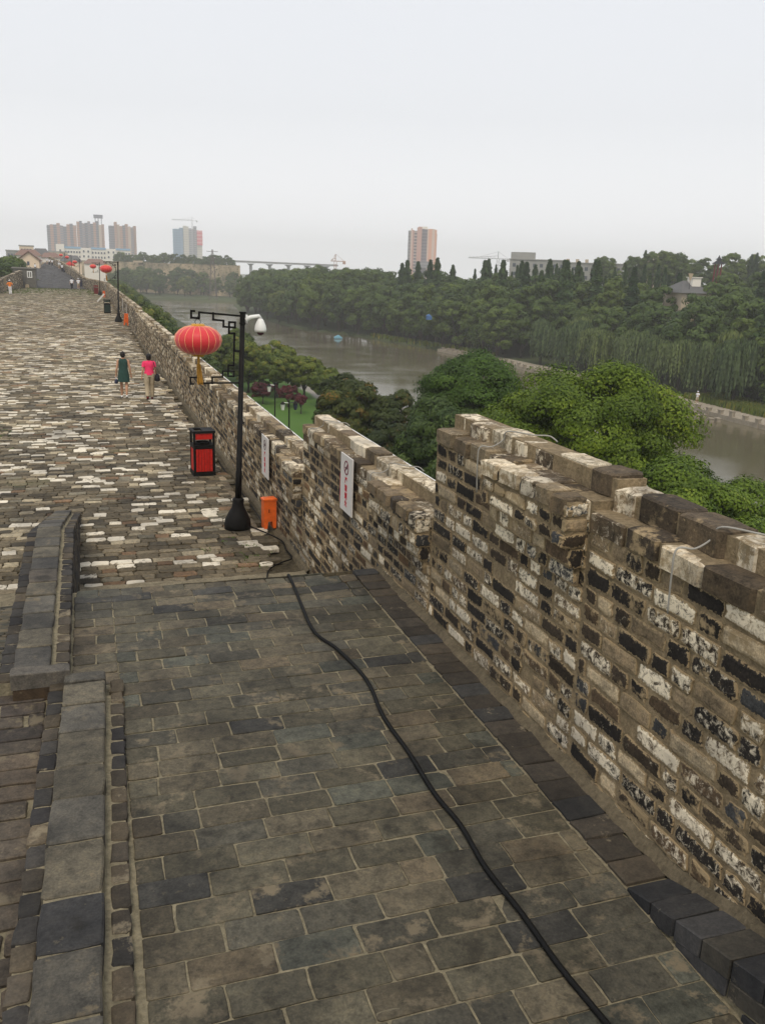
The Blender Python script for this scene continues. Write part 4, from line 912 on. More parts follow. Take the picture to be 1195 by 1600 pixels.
def broadleaf(g, h, rad, cb, nl, leaf, seed, mat, lobes=22, sub=9, trunk=.25):
    """h height, rad crown radius, cb crown base height"""
    R = RN(seed); ch = h-cb; cz = cb+ch*.48
    gi = np.arange(lobes)+.5; ga = gi*2.39996+R.rand()*6.28; gz = 1-1.75*gi/lobes; D = np.stack([np.sqrt(np.maximum(0, 1-gz**2))*np.cos(ga), np.sqrt(np.maximum(0, 1-gz**2))*np.sin(ga), gz], 1)+R.randn(lobes, 3)*.12; D /= np.maximum(1, np.linalg.norm(D, axis=1, keepdims=True))
    rr = R.uniform(.58, .74, lobes)[:, None]; lc = D*rr*np.array([rad, rad, ch*.52])+np.array([0, 0, cz]); lr = R.uniform(.34, .46, lobes)*rad
    C = []; Nn = []; T = []
    per = nl//(lobes*sub)
    for i in range(lobes):
        sd = sph(R, sub)+D[i]*.55; sd[:, 2] += .1; sd /= np.linalg.norm(sd, axis=1, keepdims=True)
        sc = lc[i]+sd*lr[i]*.72; srd = R.uniform(.34, .52, sub)*lr[i]
        lt = R.uniform(-.12, .12)
        for j in range(sub):
            d = sph(R, per); d[:, 2] = np.where(d[:, 2] < -.5, -d[:, 2]*.6, d[:, 2])
            q = R.uniform(.72, 1.06, per)[:, None]; c = sc[j]+d*srd[j]*q*np.array([1.15, 1.15, .85])
            C.append(c); Nn.append(d*1.3+sd[j]*.6+R.randn(per, 3)*.30); T.append(np.full(per, .45+lt)+R.uniform(-.26, .26)+R.randn(per)*.12)
    C = np.concatenate(C); Nn = np.concatenate(Nn); T = np.concatenate(T); n = len(C)
    leafmesh('crown', C, Nn, leaf*R.uniform(.7, 1.3, n), leaf*R.uniform(.45, .75, n), R, T, mat, g)
    m = MB(); m.tube([(0,0,-.6), (0,0,.3), (.05,.03,cb*.7), (-.04,.05,cb+ch*.35)], [trunk*1.3, trunk, trunk*.8, trunk*.4], 8)
    for i in range(min(7, lobes)):
        m.tube([(0,.02,cb*.75), tuple(lc[i]*.5+np.array([0,0,cb*.45])), tuple(lc[i])], [trunk*.5, trunk*.3, trunk*.08], 5)
    m.build('trunk', M['bark'], g)
def conifer(g, h, rad, nl, leaf, seed, mat):
    R = RN(seed); u = R.rand(nl)**.75; z = h*.10+h*.90*u; tier = h/22
    env = rad*(1-u)**.8*(.75+.25*np.sin(u*55+R.rand()*6))+.12; th = R.rand(nl)*6.28
    k = 1+.28*np.sin(th*5+u*9+R.rand()*6)+.18*np.sin(th*11+u*31)
    r = env*k*np.sqrt(R.uniform(.25, 1, nl))
    C = np.stack([r*np.cos(th), r*np.sin(th), z-r*.18], 1); Nn = np.stack([np.cos(th)*.6, np.sin(th)*.6, np.full(nl, .8)], 1)+R.randn(nl, 3)*.4
    leafmesh('crown', C, Nn, leaf*R.uniform(.8, 1.6, nl), leaf*R.uniform(.35, .6, nl), R, .35+.25*np.sin(th*3+u*13)+.2*R.randn(nl)+.15*(r/(env+.1)-.6), mat, g)
    MB().tube([(0,0,-.5),(0,0,h*.5),(0,0,h*.97)], [h*.016, h*.010, .03], 6).build('trunk', M['bark'], g)
def willow(g, h, rad, ns, seed, mat):
    R = RN(seed); C = []; Nn = []; A = []; T = []
    lob = [(R.uniform(-.6,.6)*rad, R.uniform(-.6,.6)*rad, R.uniform(.80,1.0)*h, R.uniform(.35,.6)*rad) for _ in range(8)]
    for s in range(ns):
        lx_, ly_, lz_, lr_ = lob[R.randint(8)]; th = R.rand()*6.28; r0 = lr_*math.sqrt(R.rand())
        top = lz_-(r0/lr_)**2*h*.12; x = lx_+r0*math.cos(th); y = ly_+r0*math.sin(th); ln = R.uniform(.35, .72)*h*(.6+.4*r0/lr_); tt = R.uniform(.0, .9); q = 7
        for k in range(q):
            f = k/q; C.append((x+f*.5*math.cos(th)*.8+R.randn()*.05, y+f*.5*math.sin(th)*.8+R.randn()*.05, max(.35, top-ln*f))); Nn.append((math.cos(th)+R.randn()*.4, math.sin(th)+R.randn()*.4, .15+R.randn()*.2)); A.append((math.cos(th)*.12, math.sin(th)*.12, -1)); T.append(tt+R.randn()*.08)
    C = np.array(C); n = len(C); A = np.array(A); A /= np.linalg.norm(A, axis=1, keepdims=True)
    leafmesh('crown', C, np.array(Nn), np.full(n, h*.085)*R.uniform(.8, 1.3, n), np.full(n, .30)*R.uniform(.6, 1.4, n), R, np.array(T), mat, g, A)
    m = MB(); m.tube([(0,0,-.5),(.1,0,h*.35),(0,.1,h*.75)], [.3,.22,.1], 7)
    for l in lob[:5]: m.tube([(0.05,0,h*.4), (l[0]*.6, l[1]*.6, h*.7), (l[0], l[1], l[2]*.93)], [.14,.09,.03], 5)
    m.build('trunk', M['bark'], g)
def tree_root(label, group, cat='tree', name='tree'): return empty(name, (0, 0, 0), label, cat, group)
# near trees between the wall and the river
def one(name, label, x, y, fn, group=None, z=None, rz=0):
    g = empty(name, (0, 0, 0), label, 'tree', group); fn(g); g.location = (x, y, float(ground(x, y)) if z is None else z); g.rotation_euler = (0, 0, rz); return g
one('camphor_tree', 'large bright green round tree rising above the coping of the closest wall section', 21.9, 34.5, lambda g: broadleaf(g, 12.9, 4.6, 1.0, 170000, .155, 1, M['leafnear'], 34, 11, .28), 'bright green trees outside the parapet')
one('camphor_tree', 'darker green tree behind the tallest wall section, next to the water', 24.0, 52.0, lambda g: broadleaf(g, 11.4, 4.3, .6, 110000, .18, 2, M['leafmid'], 30, 10, .25), 'bright green trees outside the parapet')
one('camphor_tree', 'low bright tree peeping over the closest coping, river behind it', 20.9, 26.5, lambda g: broadleaf(g, 9.6, 3.4, 1.0, 130000, .14, 3, M['leafnear'], 28, 11, .2), 'bright green trees outside the parapet')
one('camphor_tree', 'lower dark green tree filling the gap between the two tall wall sections', 21.3, 50.0, lambda g: broadleaf(g, 8.6, 3.6, .3, 46000, .25, 4, M['leaf'], 24, 9, .2), 'bright green trees outside the parapet')
one('camphor_tree', 'lower bright green tree half hidden beside the low peeping tree', 24.8, 28.5, lambda g: broadleaf(g, 7.8, 3.2, .4, 80000, .15, 5, M['leafnear'], 22, 9, .18), 'bright green trees outside the parapet')
one('camphor_tree', 'shaded green tree low beneath the large bright tree', 20.3, 42.0, lambda g: broadleaf(g, 8.6, 3.6, .3, 40000, .24, 6, M['leaf'], 22, 9, .18), 'bright green trees outside the parapet')
for (x, y, h, r, s, lb) in ((17.6, 62, 7.4, 2.3, 11, 'rusty tinged tree beside the lawn, over the warning sign'), (19.6, 63.5, 8.1, 2.6, 12, 'dark tree with rusty tips behind the notched wall end'), (21.6, 61.5, 7.5, 2.5, 13, 'rusty tipped tree closest to the open water'), (19.6, 68, 8.2, 2.5, 14, 'olive tree with yellow tips behind the rusty trees'), (20.0, 57.0, 5.6, 2.5, 15, 'dark leafy tree just outside the warning sign section')):
    one('broadleaf_tree', lb, x, y, lambda g: broadleaf(g, h, r, .5, 20000, .27, s, M['leafrusty'], 20, 9, .17), 'rusty tipped trees along the lawn')
for (x, y, h, r, s, lb) in ((22.3, 108, 6.0, 2.7, 21, 'round olive green tree at the head of the lawn'), (19.6, 113, 6.6, 2.9, 22, 'yellow tinged round tree in the riverside row'), (25.6, 107, 5.6, 2.5, 23, 'round yellow green tree against the water'), (17.6, 121, 6.6, 3.0, 24, 'tall round tree behind the first lamp post'), (24.0, 116, 6.4, 2.9, 25, 'small round tree farther along the riverside row'), (20.5, 127, 7.2, 3.2, 26, 'last clear round tree of the riverside row'), (26.5, 100, 4.6, 2.1, 27, 'low round tree where the lawn meets the river')):
    one('broadleaf_tree', lb, x, y, lambda g: broadleaf(g, h, r, 1.2, 14000, .34, s, M['leafolive'], 20, 8, .17), 'round olive trees in a row by the river')
for (x, y, h, r, s, lb) in ((19.6, 103, 2.4, 1.7, 31, 'dark red maple shrub at the far side of the lawn'), (22.0, 100, 2.5, 1.4, 32, 'dark red maple at the middle of the lawn edge'), (22.4, 95, 2.2, .9, 33, 'small crimson maple closest on the lawn')):
    one('maple_tree', lb, x, y, lambda g: broadleaf(g, h, r, .9, 2600, .24, s, M['redleaf'], 9, 6, .07), 'dark red maples on the lawn')
# prototypes for repeated trees
PROTO = {}
def proto(key, fn):
    g = empty('tree', (0, 0, 0), 'x', 'tree'); fn(g); PROTO[key] = [g, False]
for s in range(5): proto('b%d' % s, lambda g: broadleaf(g, 13, 4.6, .5, 8000, .52, 100+s, M['leaf'], 16, 8, .25))
for s in range(3): proto('o%d' % s, lambda g: broadleaf(g, 9, 3.8, 1.6, 6500, .42, 120+s, M['leafolive'], 15, 8, .2))
for s in range(3): proto('c%d' % s, lambda g: conifer(g, 15, 2.7, 5200, .55, 200+s, M['conifer']))
for s in range(3): proto('w%d' % s, lambda g: willow(g, 9.5, 3.9, 1000, 300+s, M['willow']))
KN = {'b': 'broadleaf_tree', 'o': 'broadleaf_tree', 'c': 'conifer_tree', 'w': 'willow_tree'}
Rt = RN(77); NT = [0]
def place(key, x, y, sc, label, group, z=None, sxy=1.):
    p = PROTO[key]
    if not p[1]: g = p[0]; p[1] = True
    else: g = copy_tree(p[0])
    g.name = KN[key[0]]; g.location = (x, y, float(ground(x, y)) if z is None else z); g.rotation_euler = (0, 0, Rt.rand()*6.28); g.scale = (sc*sxy, sc*sxy, sc)
    g['label'] = label; g['group'] = group; NT[0] += 1; return g
def rk(c): return {'b': 'b%d' % Rt.randint(5), 'o': 'o%d' % Rt.randint(3), 'c': 'c%d' % Rt.randint(3), 'w': 'w%d' % Rt.randint(3)}[c]
# willows along the far bank
for i, y in enumerate(np.arange(110, 174, 7.4)):
    place(rk('w'), xf(y)+4.5+Rt.uniform(-1, 1), y+Rt.uniform(-1, 1), Rt.uniform(.92, 1.1), 'drooping pale willow in the row above the far bank path', 'willows along the far bank')
for y, s in ((195, .95), (201, .8), (232, .9), (118, 1.1), (160, 1.15)): place(rk('w'), xf(y)+(5 if y > 180 else 10), y, s, 'single drooping willow among dark trees at the water edge' if y > 180 else 'drooping pale willow in the row above the far bank path', 'willows along the far bank')
# belt of trees behind
def belt(y0, y1, dy, offs, lab):
    for off, kinds, sc0, sc1 in offs:
        y = y0+Rt.uniform(0, dy)
        while y < y1:
            kk = kinds[Rt.randint(len(kinds))]; x = float(xf(y))+off+Rt.uniform(-2.5, 2.5)
            nm = {'b': 'dark broad crowned tree', 'c': 'tall pointed conifer', 'o': 'olive green tree', 'w': 'willow'}[kk]
            place(rk(kk), x, y, Rt.uniform(sc0, sc1)*(1.15 if y < 178 else 1.28 if y < 262 else 1.38), nm+(' in the row at the water edge' if off < 8 else ' just behind the front row' if off < 16 else ' in the middle rows' if off < 30 else ' in the back rows')+' '+lab, 'woodland trees on the far bank')
            y += dy*Rt.uniform(.8, 1.25)
belt(62, 180, 8.5, [(13, 'bbbc', .85, 1.05), (23, 'bbbc', 1.0, 1.15), (33, 'bbbc', 1.0, 1.15), (45, 'bbbbc', .95, 1.1), (60, 'bbbb', .9, 1.1), (78, 'bob', .85, 1.05)], 'behind the willows')
belt(178, 262, 6.8, [(3.2, 'bbb', .70, .95), (9, 'bbb', .9, 1.05), (14, 'bcb', .95, 1.15), (21, 'cbb', 1.0, 1.12), (29, 'ccb', 1.0, 1.12), (35, 'bcb', .85, 1.0)], 'facing the wide river bend')
for y in np.arange(182, 262, 2.6):
    place(rk('c'), float(xf(y))+44+Rt.uniform(-4, 5), y+Rt.uniform(-1, 1), Rt.uniform(1.0, 1.22), 'slim pointed conifer in the close set skyline row before the peach tower', 'woodland trees on the far bank', None, .66)
belt(262, 405, 9.5, [(2.5, 'bob', .78, .98), (9, 'bb', .95, 1.12), (22, 'bbb', .95, 1.1), (36, 'bb', .9, 1.05)], 'where the river narrows')
# bright grassy bank and shrubs at the right hand bank
for i in range(9):
    y = 62+i*6.2; place(rk('b'), xf(y)+9+Rt.uniform(-1, 2), y, .42+.1*Rt.rand(), 'rounded low bush on the grassy far bank', 'bushes on the far bank', None, 1.6)
# far hill at the right with trees and pale buildings
for i in range(34):
    a = Rt.rand(); x = 175+a*55+Rt.uniform(-8, 8); y = 290-a*75+Rt.uniform(-14, 14)
    place(rk('bbbbc'[Rt.randint(5)]), x, y, Rt.uniform(.85, 1.12), 'hazy tree on the wooded rise beside the pale buildings', 'hazy trees on the rise', 1.2+Rt.uniform(-1, 1.6) if x > 178 else -2)
# near bank trees seen beyond the parapet
kr = lambda r: np.interp(r, [.02, .038, .0575, .077, .104, .132, .146, .164], [.004, .012, .0267, .0409, .0618, .0877, .098, .0875])
cnt = 0
for i in range(150):
    y = 66+(Rt.rand())**1.1*390; x = Rt.uniform(5.2+y*.012, min(15.5+y*.02, 24)); r = x/y
    if r > .165: continue
    h = 4.5-float(kr(r+1.5/y))*y*1.02+11.0; h = min(h, Rt.uniform(8.5, 11.0))
    if h < 3.6: continue
    k = 'o' if Rt.rand() < .4 else 'b'; sc = h/(13 if k == 'b' else 9)
    place(rk(k), x, y, sc, ('leafy olive green tree' if k == 'o' else 'dark leafy tree')+(' just outside the parapet behind the lantern' if y < 130 else ' hugging the parapet between lamps and river' if y < 260 else ' in the hazy far part of the riverside belt'), 'trees of the near riverside belt', None, min(1.25, max(.8, .75/sc)))
    cnt += 1
    if cnt > 64: break
# across the far end of the river, below the old wall
for i in range(44):
    x = 8+Rt.rand()*112; y = 533+Rt.rand()*70; place(rk('bbo'[Rt.randint(3)]), x, y, Rt.uniform(1.0, 1.4), 'hazy blue green tree below the distant old wall', 'hazy trees below the old wall')
for i in range(26):
    x = 22+i*3.1+Rt.uniform(-1, 1); place(rk('b'), x, 634+Rt.uniform(-4, 12), Rt.uniform(.75, 1.12) if 8 < i < 13 else Rt.uniform(.68, .95), 'hazy tree growing on top of the distant old wall', 'hazy trees on the old wall', 2.5)
# landward side trees by the low wall
for (x, y, s, z) in ((-14.6, 186, 1.19, -9), (-15.6, 177, 1.12, -9), (-14.2, 198, 1.2, -9), (-17.5, 169, 1.1, -9), (-16.2, 160, 1.0, -9), (-19, 190, 1.25, -9), (-21, 176, 1.2, -9), (-15.5, 210, 1.2, -9)):
    place(rk('b'), x, y, s, 'dense dark tree behind the low landward wall', 'trees behind the low wall', z)
for k_, v_ in list(PROTO.items()):
    if not v_[1]:
        for ch in list(v_[0].children): bpy.data.objects.remove(ch)
        bpy.data.objects.remove(v_[0])
# reeds and grass at the far bank
R = RN(12); C = []; 
for _ in range(9000):
    y = R.uniform(60, 118); x = float(xf(y))+R.uniform(1.5, 9); C.append((x, y, float(ground(x, y))+.3))
for _ in range(500):
    y = R.uniform(186, 250); x = float(xf(y))+R.uniform(.5, 3); C.append((x, y, float(ground(x, y))+.3))
C = np.array(C); n = len(C); g_ = leafmesh('bank_grass', C, np.stack([R.randn(n), R.randn(n), np.full(n, .3)], 1), np.full(n, 1.4), np.full(n, .5), R, .6+.2*R.randn(n), M['leafolive'], None, np.tile([[.05, .05, 1.]], (n, 1)))
tag(g_, 'bright tall grass covering the far bank by the water', 'grass', None, 'stuff')
# ------------------------------------------------------------------ far bank edge
stone = plain('bank_stone', (.30,.26,.20), .9, 0, .2, 2)
fv = []; ff = []; yq = np.arange(60, 212, 4.)
for i, y in enumerate(yq):
    x = float(xf(y)); fv += [(x-2.2, y, -14.6), (x-2.2, y, -13.35), (x+2.6, y, -13.12), (x+2.6, y, -14.6)]
    if i:
        for k in range(3): ff.append(((i-1)*4+k, i*4+k, i*4+k+1, (i-1)*4+k+1))
tag(MB().add(fv, [f[::-1] for f in ff]).build('embankment', stone), kind='structure')
rl = empty('stone_railing', (0, 0, 0), 'row of pale stubby stone posts along the flooded far bank path', 'railing')
R = RN(15)
for i, y in enumerate(np.arange(84, 206, 2.7)):
    x = float(xf(y))-2.0+R.uniform(-.1, .1); h = R.uniform(.45, .8)
    o = MB().box(x-.28, x+.28, y-.28, y+.28, -14.4, -13.3+h-.12).box(x-.34, x+.34, y-.34, y+.34, -13.3+h-.12, -13.3+h+.05).build('post', stone, rl)
for y in (100, 103.5, 106, 110):
    for dx in (-4.5, -5.6): tag(MB().box(xf(y)+dx-.3, xf(y)+dx+.3, y-.3, y+.3, -15.5, -13.55).box(xf(y)+dx-.36, xf(y)+dx+.36, y-.36, y+.36, -13.55, -13.4).build('bollard', stone), 'pale stone post standing in the flooded water by the bank', 'bollard', 'flooded stone posts')
# lawn lamps
def lawn_lamp(x, y, h, lb, two):
    g = empty('park_lamp', (x, y, -11.0), lb, 'park lamp', 'dark lamp posts on the lawn')
    MB().tube([(0,0,-.1),(0,0,h)], .07, 8).build('pole', M['black'], g)
    for s_ in ((-1, 1) if two else (-1,)):
        m = MB(); m.tube([(0,0,h-.25),(s_*.55,0,h-.2)], .035, 5); m.rings([(s_*.6,0,h-.9,.13,.13),(s_*.6,0,h-.35,.22,.22)], 6); m.build('lantern_head', M['white'] if s_ < 0 else M['navy'], g)
        m = MB(); m.rings([(s_*.6,0,h-.35,.27,.27),(s_*.6,0,h-.1,.06,.06)], 6); m.build('hood', M['black'], g)
lawn_lamp(18.0, 88, 4.4, 'single headed park lamp standing on the lawn', False); lawn_lamp(17.5, 79, 3.9, 'two headed park lamp low on the lawn just over the coping', True)
# blue tarpaulin and boat
bt = MB().add([(-1.3,-.5,0),(1.3,-.5,0),(1.1,.5,0),(-1.1,.5,0),(-1.6,-.7,.6),(1.6,-.7,.5),(1.4,.7,.5),(-1.4,.7,.7),(0,-.3,1.5),(.6,.2,1.3)], [(0,3,2,1),(0,1,5,4),(1,2,6,5),(2,3,7,6),(3,0,4,7),(4,5,8),(5,6,9,8),(6,7,9),(7,4,8,9)]).build('covered_boat', plain('blue_tarp', (.16,.36,.46), .7))
bt.location = (69, 247, -14.2); bt.scale = (.8,.8,.9); tag(bt, 'small boat under a pale blue cover moored below the dark trees', 'boat')
bt = MB().add([(-1,-.8,0),(1,-.8,0),(1,.8,0),(-1,.8,0),(-1,-.8,1.4),(1,-.8,1.2),(1,.8,1.3),(-1,.8,1.5),(0,0,2.0)], [(0,1,5,4),(1,2,6,5),(2,3,7,6),(3,0,4,7),(4,5,8),(5,6,8),(6,7,8),(7,4,8)]).build('tarpaulin', plain('blue_sheet', (.05,.13,.30), .7))
bt.location = (80.5, 205, -6.0); bt.scale = (.6,.6,.7); tag(bt, 'dark blue tarpaulin half hidden among the far bank trees', 'tarpaulin')
# ------------------------------------------------------------------ distant old wall, viaduct, pylon
ow = empty('old_city_wall', (0, 0, 0), 'long pale old city wall in the haze at the river bend, overgrown in patches', 'wall')
m, t, p = newmat('old_wall'); P = pos(t); n1 = noise(t, P, .09, 6, .7); n2 = noise(t, P, .5, 4, .7)
c = ramp(t, n1, [(.38, (.15,.13,.09)), (.5, (.30,.24,.15)), (.66, (.48,.38,.25))]); c = mix(t, mth(t, 'MULTIPLY', mth(t, 'SUBTRACT', n2, .52), 8, clamp=True), c, (.06,.075,.035))
t.links.new(c, p.inputs['Base Color']); p.inputs['Roughness'].default_value = .95
m_ = MB(); R = RN(6); fv = []; ff = []; xsw = np.linspace(-20, 92, 40)
for i, x in enumerate(xsw):
    y = 622-(x-20)*.92+(R.uniform(-1, 1)); fv += [(x, y, -13), (x, y+1.5, 5.4), (x, y+1.5, 6.6+R.uniform(-.2,.2)), (x, y+14, 6.2), (x, y+14, -13)]
    if i:
        for k in range(4): ff.append(((i-1)*5+k, i*5+k, i*5+k+1, (i-1)*5+k+1))
ff.append((len(fv)-5, len(fv)-4, len(fv)-3, len(fv)-2, len(fv)-1)); m_.add(fv, ff).build('rampart', m, ow)
MB().box(31, 37, 606, 609, 6.5, 7.6).build('guard_hut', M['tan'], ow)
vd = empty('viaduct', (0, 0, 0), 'grey road viaduct on piers crossing in the haze behind the trees', 'bridge')
conc = plain('concrete', (.22,.22,.22), .9, 0, .1, 1)
m = MB(); m.add([(118,898,11.2),(240,864,10.4),(240,878,10.4),(118,912,11.2),(118,898,13.0),(240,864,12.1),(240,878,12.1),(118,912,13.0)], [(0,3,2,1),(4,5,6,7),(0,1,5,4),(1,2,6,5),(2,3,7,6),(3,0,4,7)]); m.build('deck', conc, vd)
for k in range(7):
    x = 122+k*18; y = 903-(x-118)*.278; m = MB(); m.box(x-1.2, x+1.2, y-1.5, y+1.5, -12, 8.6); m.add([(x-1.2,y-1.5,8.6),(x+1.2,y-1.5,8.6),(x+3.2,y-3,10.2),(x-3.2,y-3,10.2),(x-1.2,y+3,8.6),(x+1.2,y+3,8.6),(x+3.2,y+5,10.2),(x-3.2,y+5,10.2)], [(0,1,2,3),(7,6,5,4),(0,3,7,4),(1,5,6,2),(3,2,6,7)]); m.build('pier', conc, vd)
def tower_crane(x, y, zb, zt, jl, jr, ang, label, mat):
    g = empty('tower_crane', (x, y, zb), label, 'crane', 'construction cranes in the haze'); g.rotation_euler = (0, 0, ang); h = zt-zb; w = 1.0
    m = MB()
    for sx_ in (-1, 1):
        for sy in (-1, 1): m.tube([(sx_*w, sy*w, 0), (sx_*w, sy*w, h)], .22, 4)
    z = 0
    while z < h-3: m.tube([(-w,-w,z),(w,-w,z+3)], .14, 4); m.tube([(w,w,z),(-w,w,z+3)], .14, 4); z += 3
    m.build('mast', mat, g)
    m = MB(); m.tube([(-jl,0,h),(jr,0,h)], .35, 4); m.tube([(-jl,0,h+.2),(-2,0,h+2.2),(0,0,h+2.4)], .22, 4)
    x_ = -jl
    while x_ < -3: m.tube([(x_,0,h),(x_+1.5,0,h+1.5),(x_+3,0,h)], .14, 4); x_ += 3
    m.build('jib', mat, g); MB().box(jr-2.5, jr, -1, 1, h-2.4, h).build('counterweight', mat, g)
    MB().tube([(0,0,h),(0,0,h+6)], .4, 4).tube([(0,0,h+6),(-jl*.7,0,h+.5)], .12, 4).tube([(0,0,h+6),(jr-1,0,h)], .12, 4).build('apex', mat, g)
ycr = plain('crane_grey', (.48,.48,.49), .7); ocr = plain('crane_orange', (.36,.20,.13), .7); pyl = plain('pylon_brown', (.13,.11,.10), .8)
tower_crane(179, 1570, 10, 81, 34, 9, -.1, 'grey tower crane over the half built white and blue towers', ycr)
tower_crane(212, 772, 0, 14.2, 4, 9, -.25, 'small orange tipped crane low beside the viaduct', ocr)
tower_crane(346, 722, 2, 21.0, 26, 10, -.4, 'low grey crane jib showing just over the pointed conifers', ycr)
g = empty('power_pylon', (64.8, 480, -12), 'slim lattice pylon in the haze before the distant old wall', 'pylon'); m = MB()
for sx_ in (-1, 1):
    for sy in (-1, 1): m.tube([(sx_*2, sy*2, 0), (sx_*.3, sy*.3, 26)], .12, 4)
for k in range(8): z = k*3.2; a = 2-1.7*z/26; b_ = 2-1.7*(z+3.2)/26; m.tube([(-a,-a,z),(b_,-b_,z+3.2)], .08, 4); m.tube([(a,-a,z),(-b_,-b_,z+3.2)], .08, 4)
m.build('lattice', pyl, g)
for z in (18, 21.5, 25): MB().tube([(-3,0,z),(3,0,z)], .12, 4).build('crossarm', pyl, g)
# ------------------------------------------------------------------ distant buildings
def facade(g, x0, x1, y, z0, z1, nx_, nz, ww, wh, mat, dep=.35, name='window'):
    dx = (x1-x0)/nx_; dz = (z1-z0)/nz
    for i in range(nx_):
        for k in range(nz):
            cx, cz = x0+dx*(i+.5), z0+dz*(k+.5); MB().box(cx-ww/2, cx+ww/2, y-dep, y+.1, cz-wh/2, cz+wh/2).build(name, mat, g)
glass = plain('far_glass', (.05,.065,.085), .3, 0, .2, .3, .5)
def banded(name, c1, c2, pitch=3.0, frac=.5):
    m, t, p = newmat(name); s_ = N(t, 'SeparateXYZ'); t.links.new(pos(t), s_.inputs[0]); f = mth(t, 'FRACT', mth(t, 'DIVIDE', s_.outputs[2], pitch))
    t.links.new(mix(t, mth(t, 'GREATER_THAN', f, frac), c1, c2), p.inputs['Base Color']); p.inputs['Roughness'].default_value = .8; return m
def tower(label, x0, x1, y, d, z1, bays, mats, group, tops=None, rz=0, loc=None):
    g = empty('apartment_tower', (0, 0, 0), label, 'tower', group); w = (x1-x0)/len(bays)
    MB().box(x0+.5, x1-.5, y+3, y+d, -10, z1-3).build('core', mats[bays[0]], g)
    for i, b_ in enumerate(bays):
        zt = z1+(tops[i] if tops else 0); pr = {0: 0, 1: 1.5, 2: 3.0}[i % 3 if b_ != 'g' else 0]
        MB().box(x0+w*i+.02, x0+w*(i+1)-.02, y+1.5-pr, y+d-2, -10, zt).build('bay' if b_ not in 'gv' else 'window_bay', mats[b_], g)
    return g
TM = {'p': banded('tower_pink', (.42,.24,.17), (.30,.20,.16)), 'g': banded('tower_grey', (.20,.20,.24), (.10,.11,.14)), 'v': banded('tower_violet', (.16,.17,.22), (.30,.24,.22)), 'w': plain('tower_pale', (.50,.40,.32), .85), 'b': banded('tower_blue', (.12,.22,.34), (.16,.28,.40), 4), 'c': banded('tower_cream', (.58,.55,.46), (.48,.46,.40), 4), 'r': banded('tower_red', (.62,.07,.09), (.70,.30,.30), 6), 'k': banded('tower_frame', (.32,.32,.34), (.14,.15,.18), 3.5)}
G_ = 'pinkish grey apartment towers in the haze'
a = tower('widest hazy pink and grey tower block, its roof edge uneven', -43.5, -6, 1300, 18, 53, 'gpgpvgpgp', TM, G_, [0,1,1,3,0,-1,2,3,1])
a = tower('hazy tower block carrying a rooftop water tank on legs', -5.5, 30, 1297, 18, 57, 'pgvgvgpgwp', TM, G_, [2,3,0,1,3,0,2,4,-1,0])
MB().box(17, 29, 1305, 1311, 65, 69.5).tube([(19,1308,50),(19,1308,65)], .5, 4).tube([(23,1308,50),(23,1308,65)], .5, 4).tube([(27,1308,50),(27,1308,65)], .5, 4).build('roof_tank', TM['g'], a)
a = tower('narrower hazy tower block, the one beside the open sky gap', 36, 72, 1300, 18, 56, 'ggpwpgpwvp', TM, G_, [0,0,5,2,0,1,3,0,-1,1])
g = empty('office_block', (0, 0, 0), 'long white office building with rows of windows and pale blue roof edge', 'building')
wh_ = plain('white_render', (.78,.74,.66), .85, 0, .05); bl_ = plain('blue_roof', (.25,.42,.58), .7)
MB().box(-20.5, 39, 800, 815, -6, 16.5).build('wall', wh_, g); MB().box(-20.5, -14, 797.5, 800, -6, 19.6).build('stair_block', wh_, g)
MB().box(-1, 7, 798.2, 800, -6, 17.3).build('stair_block', wh_, g); MB().box(19, 27, 798.2, 800, -6, 17.3).build('stair_block', wh_, g)
MB().box(-14, -1, 799.4, 801, 16.5, 18.0).box(7.2, 19, 799.4, 801, 16.5, 18.0).box(27, 39, 799.4, 801, 16.5, 18.0).build('roof_edge', bl_, g)
facade(g, -14, -1, 800, 4.5, 15.5, 6, 3, 1.2, 1.6, glass); facade(g, 7.2, 19, 800, 4.5, 15.5, 5, 3, 1.2, 1.6, glass); facade(g, 27.2, 39, 800, 4.5, 15.5, 5, 3, 1.2, 1.6, glass)
for xx in (-17.2, 1.2, 4.8, 21, 25): facade(g, xx-.1, xx+.1, 797.5 if xx < -10 else 798.2, 4.5, 16.5, 1, 3, 1.3, 1.6, glass)
G2_ = 'unfinished towers under the grey crane'
a = tower('pale blue clad tower at the side of the grey crane', 149.5, 165.5, 1592, 15, 67.5, 'bbb', TM, G2_, [0,0,2])
a = tower('cream tower with an open concrete frame beneath the crane', 166.5, 188.5, 1590, 15, 72, 'cckgk', TM, G2_, [1,0,-3,-4,1])
a = tower('pale tower wrapped in red netting above its lower floors', 189, 197.6, 1588, 15, 42, 'cc', TM, G2_)
MB().box(188.8, 197.9, 1586.5, 1603, 42, 66.3).build('red_netting', TM['r'], a)
g = empty('apartment_tower', (306.4, 846.5, 0), 'tall peach apartment tower rising alone above the conifers', 'tower'); g.rotation_euler = (0, 0, -.37)
pm = {'a': banded('t_grey', (.26,.25,.26), (.17,.17,.19)), 'b': plain('t_pale', (.62,.47,.40), .85), 'c': banded('t_win', (.46,.38,.36), (.12,.12,.15), 3.0), 'd': plain('t_rose', (.50,.30,.25), .85), 'e': banded('t_dark', (.22,.19,.21), (.13,.12,.15), 3), 'f': plain('t_peach', (.66,.36,.24), .85)}
MB().box(.5, 28.5, 3, 15, -10, 45).build('core', pm['d'], g); xx = 0
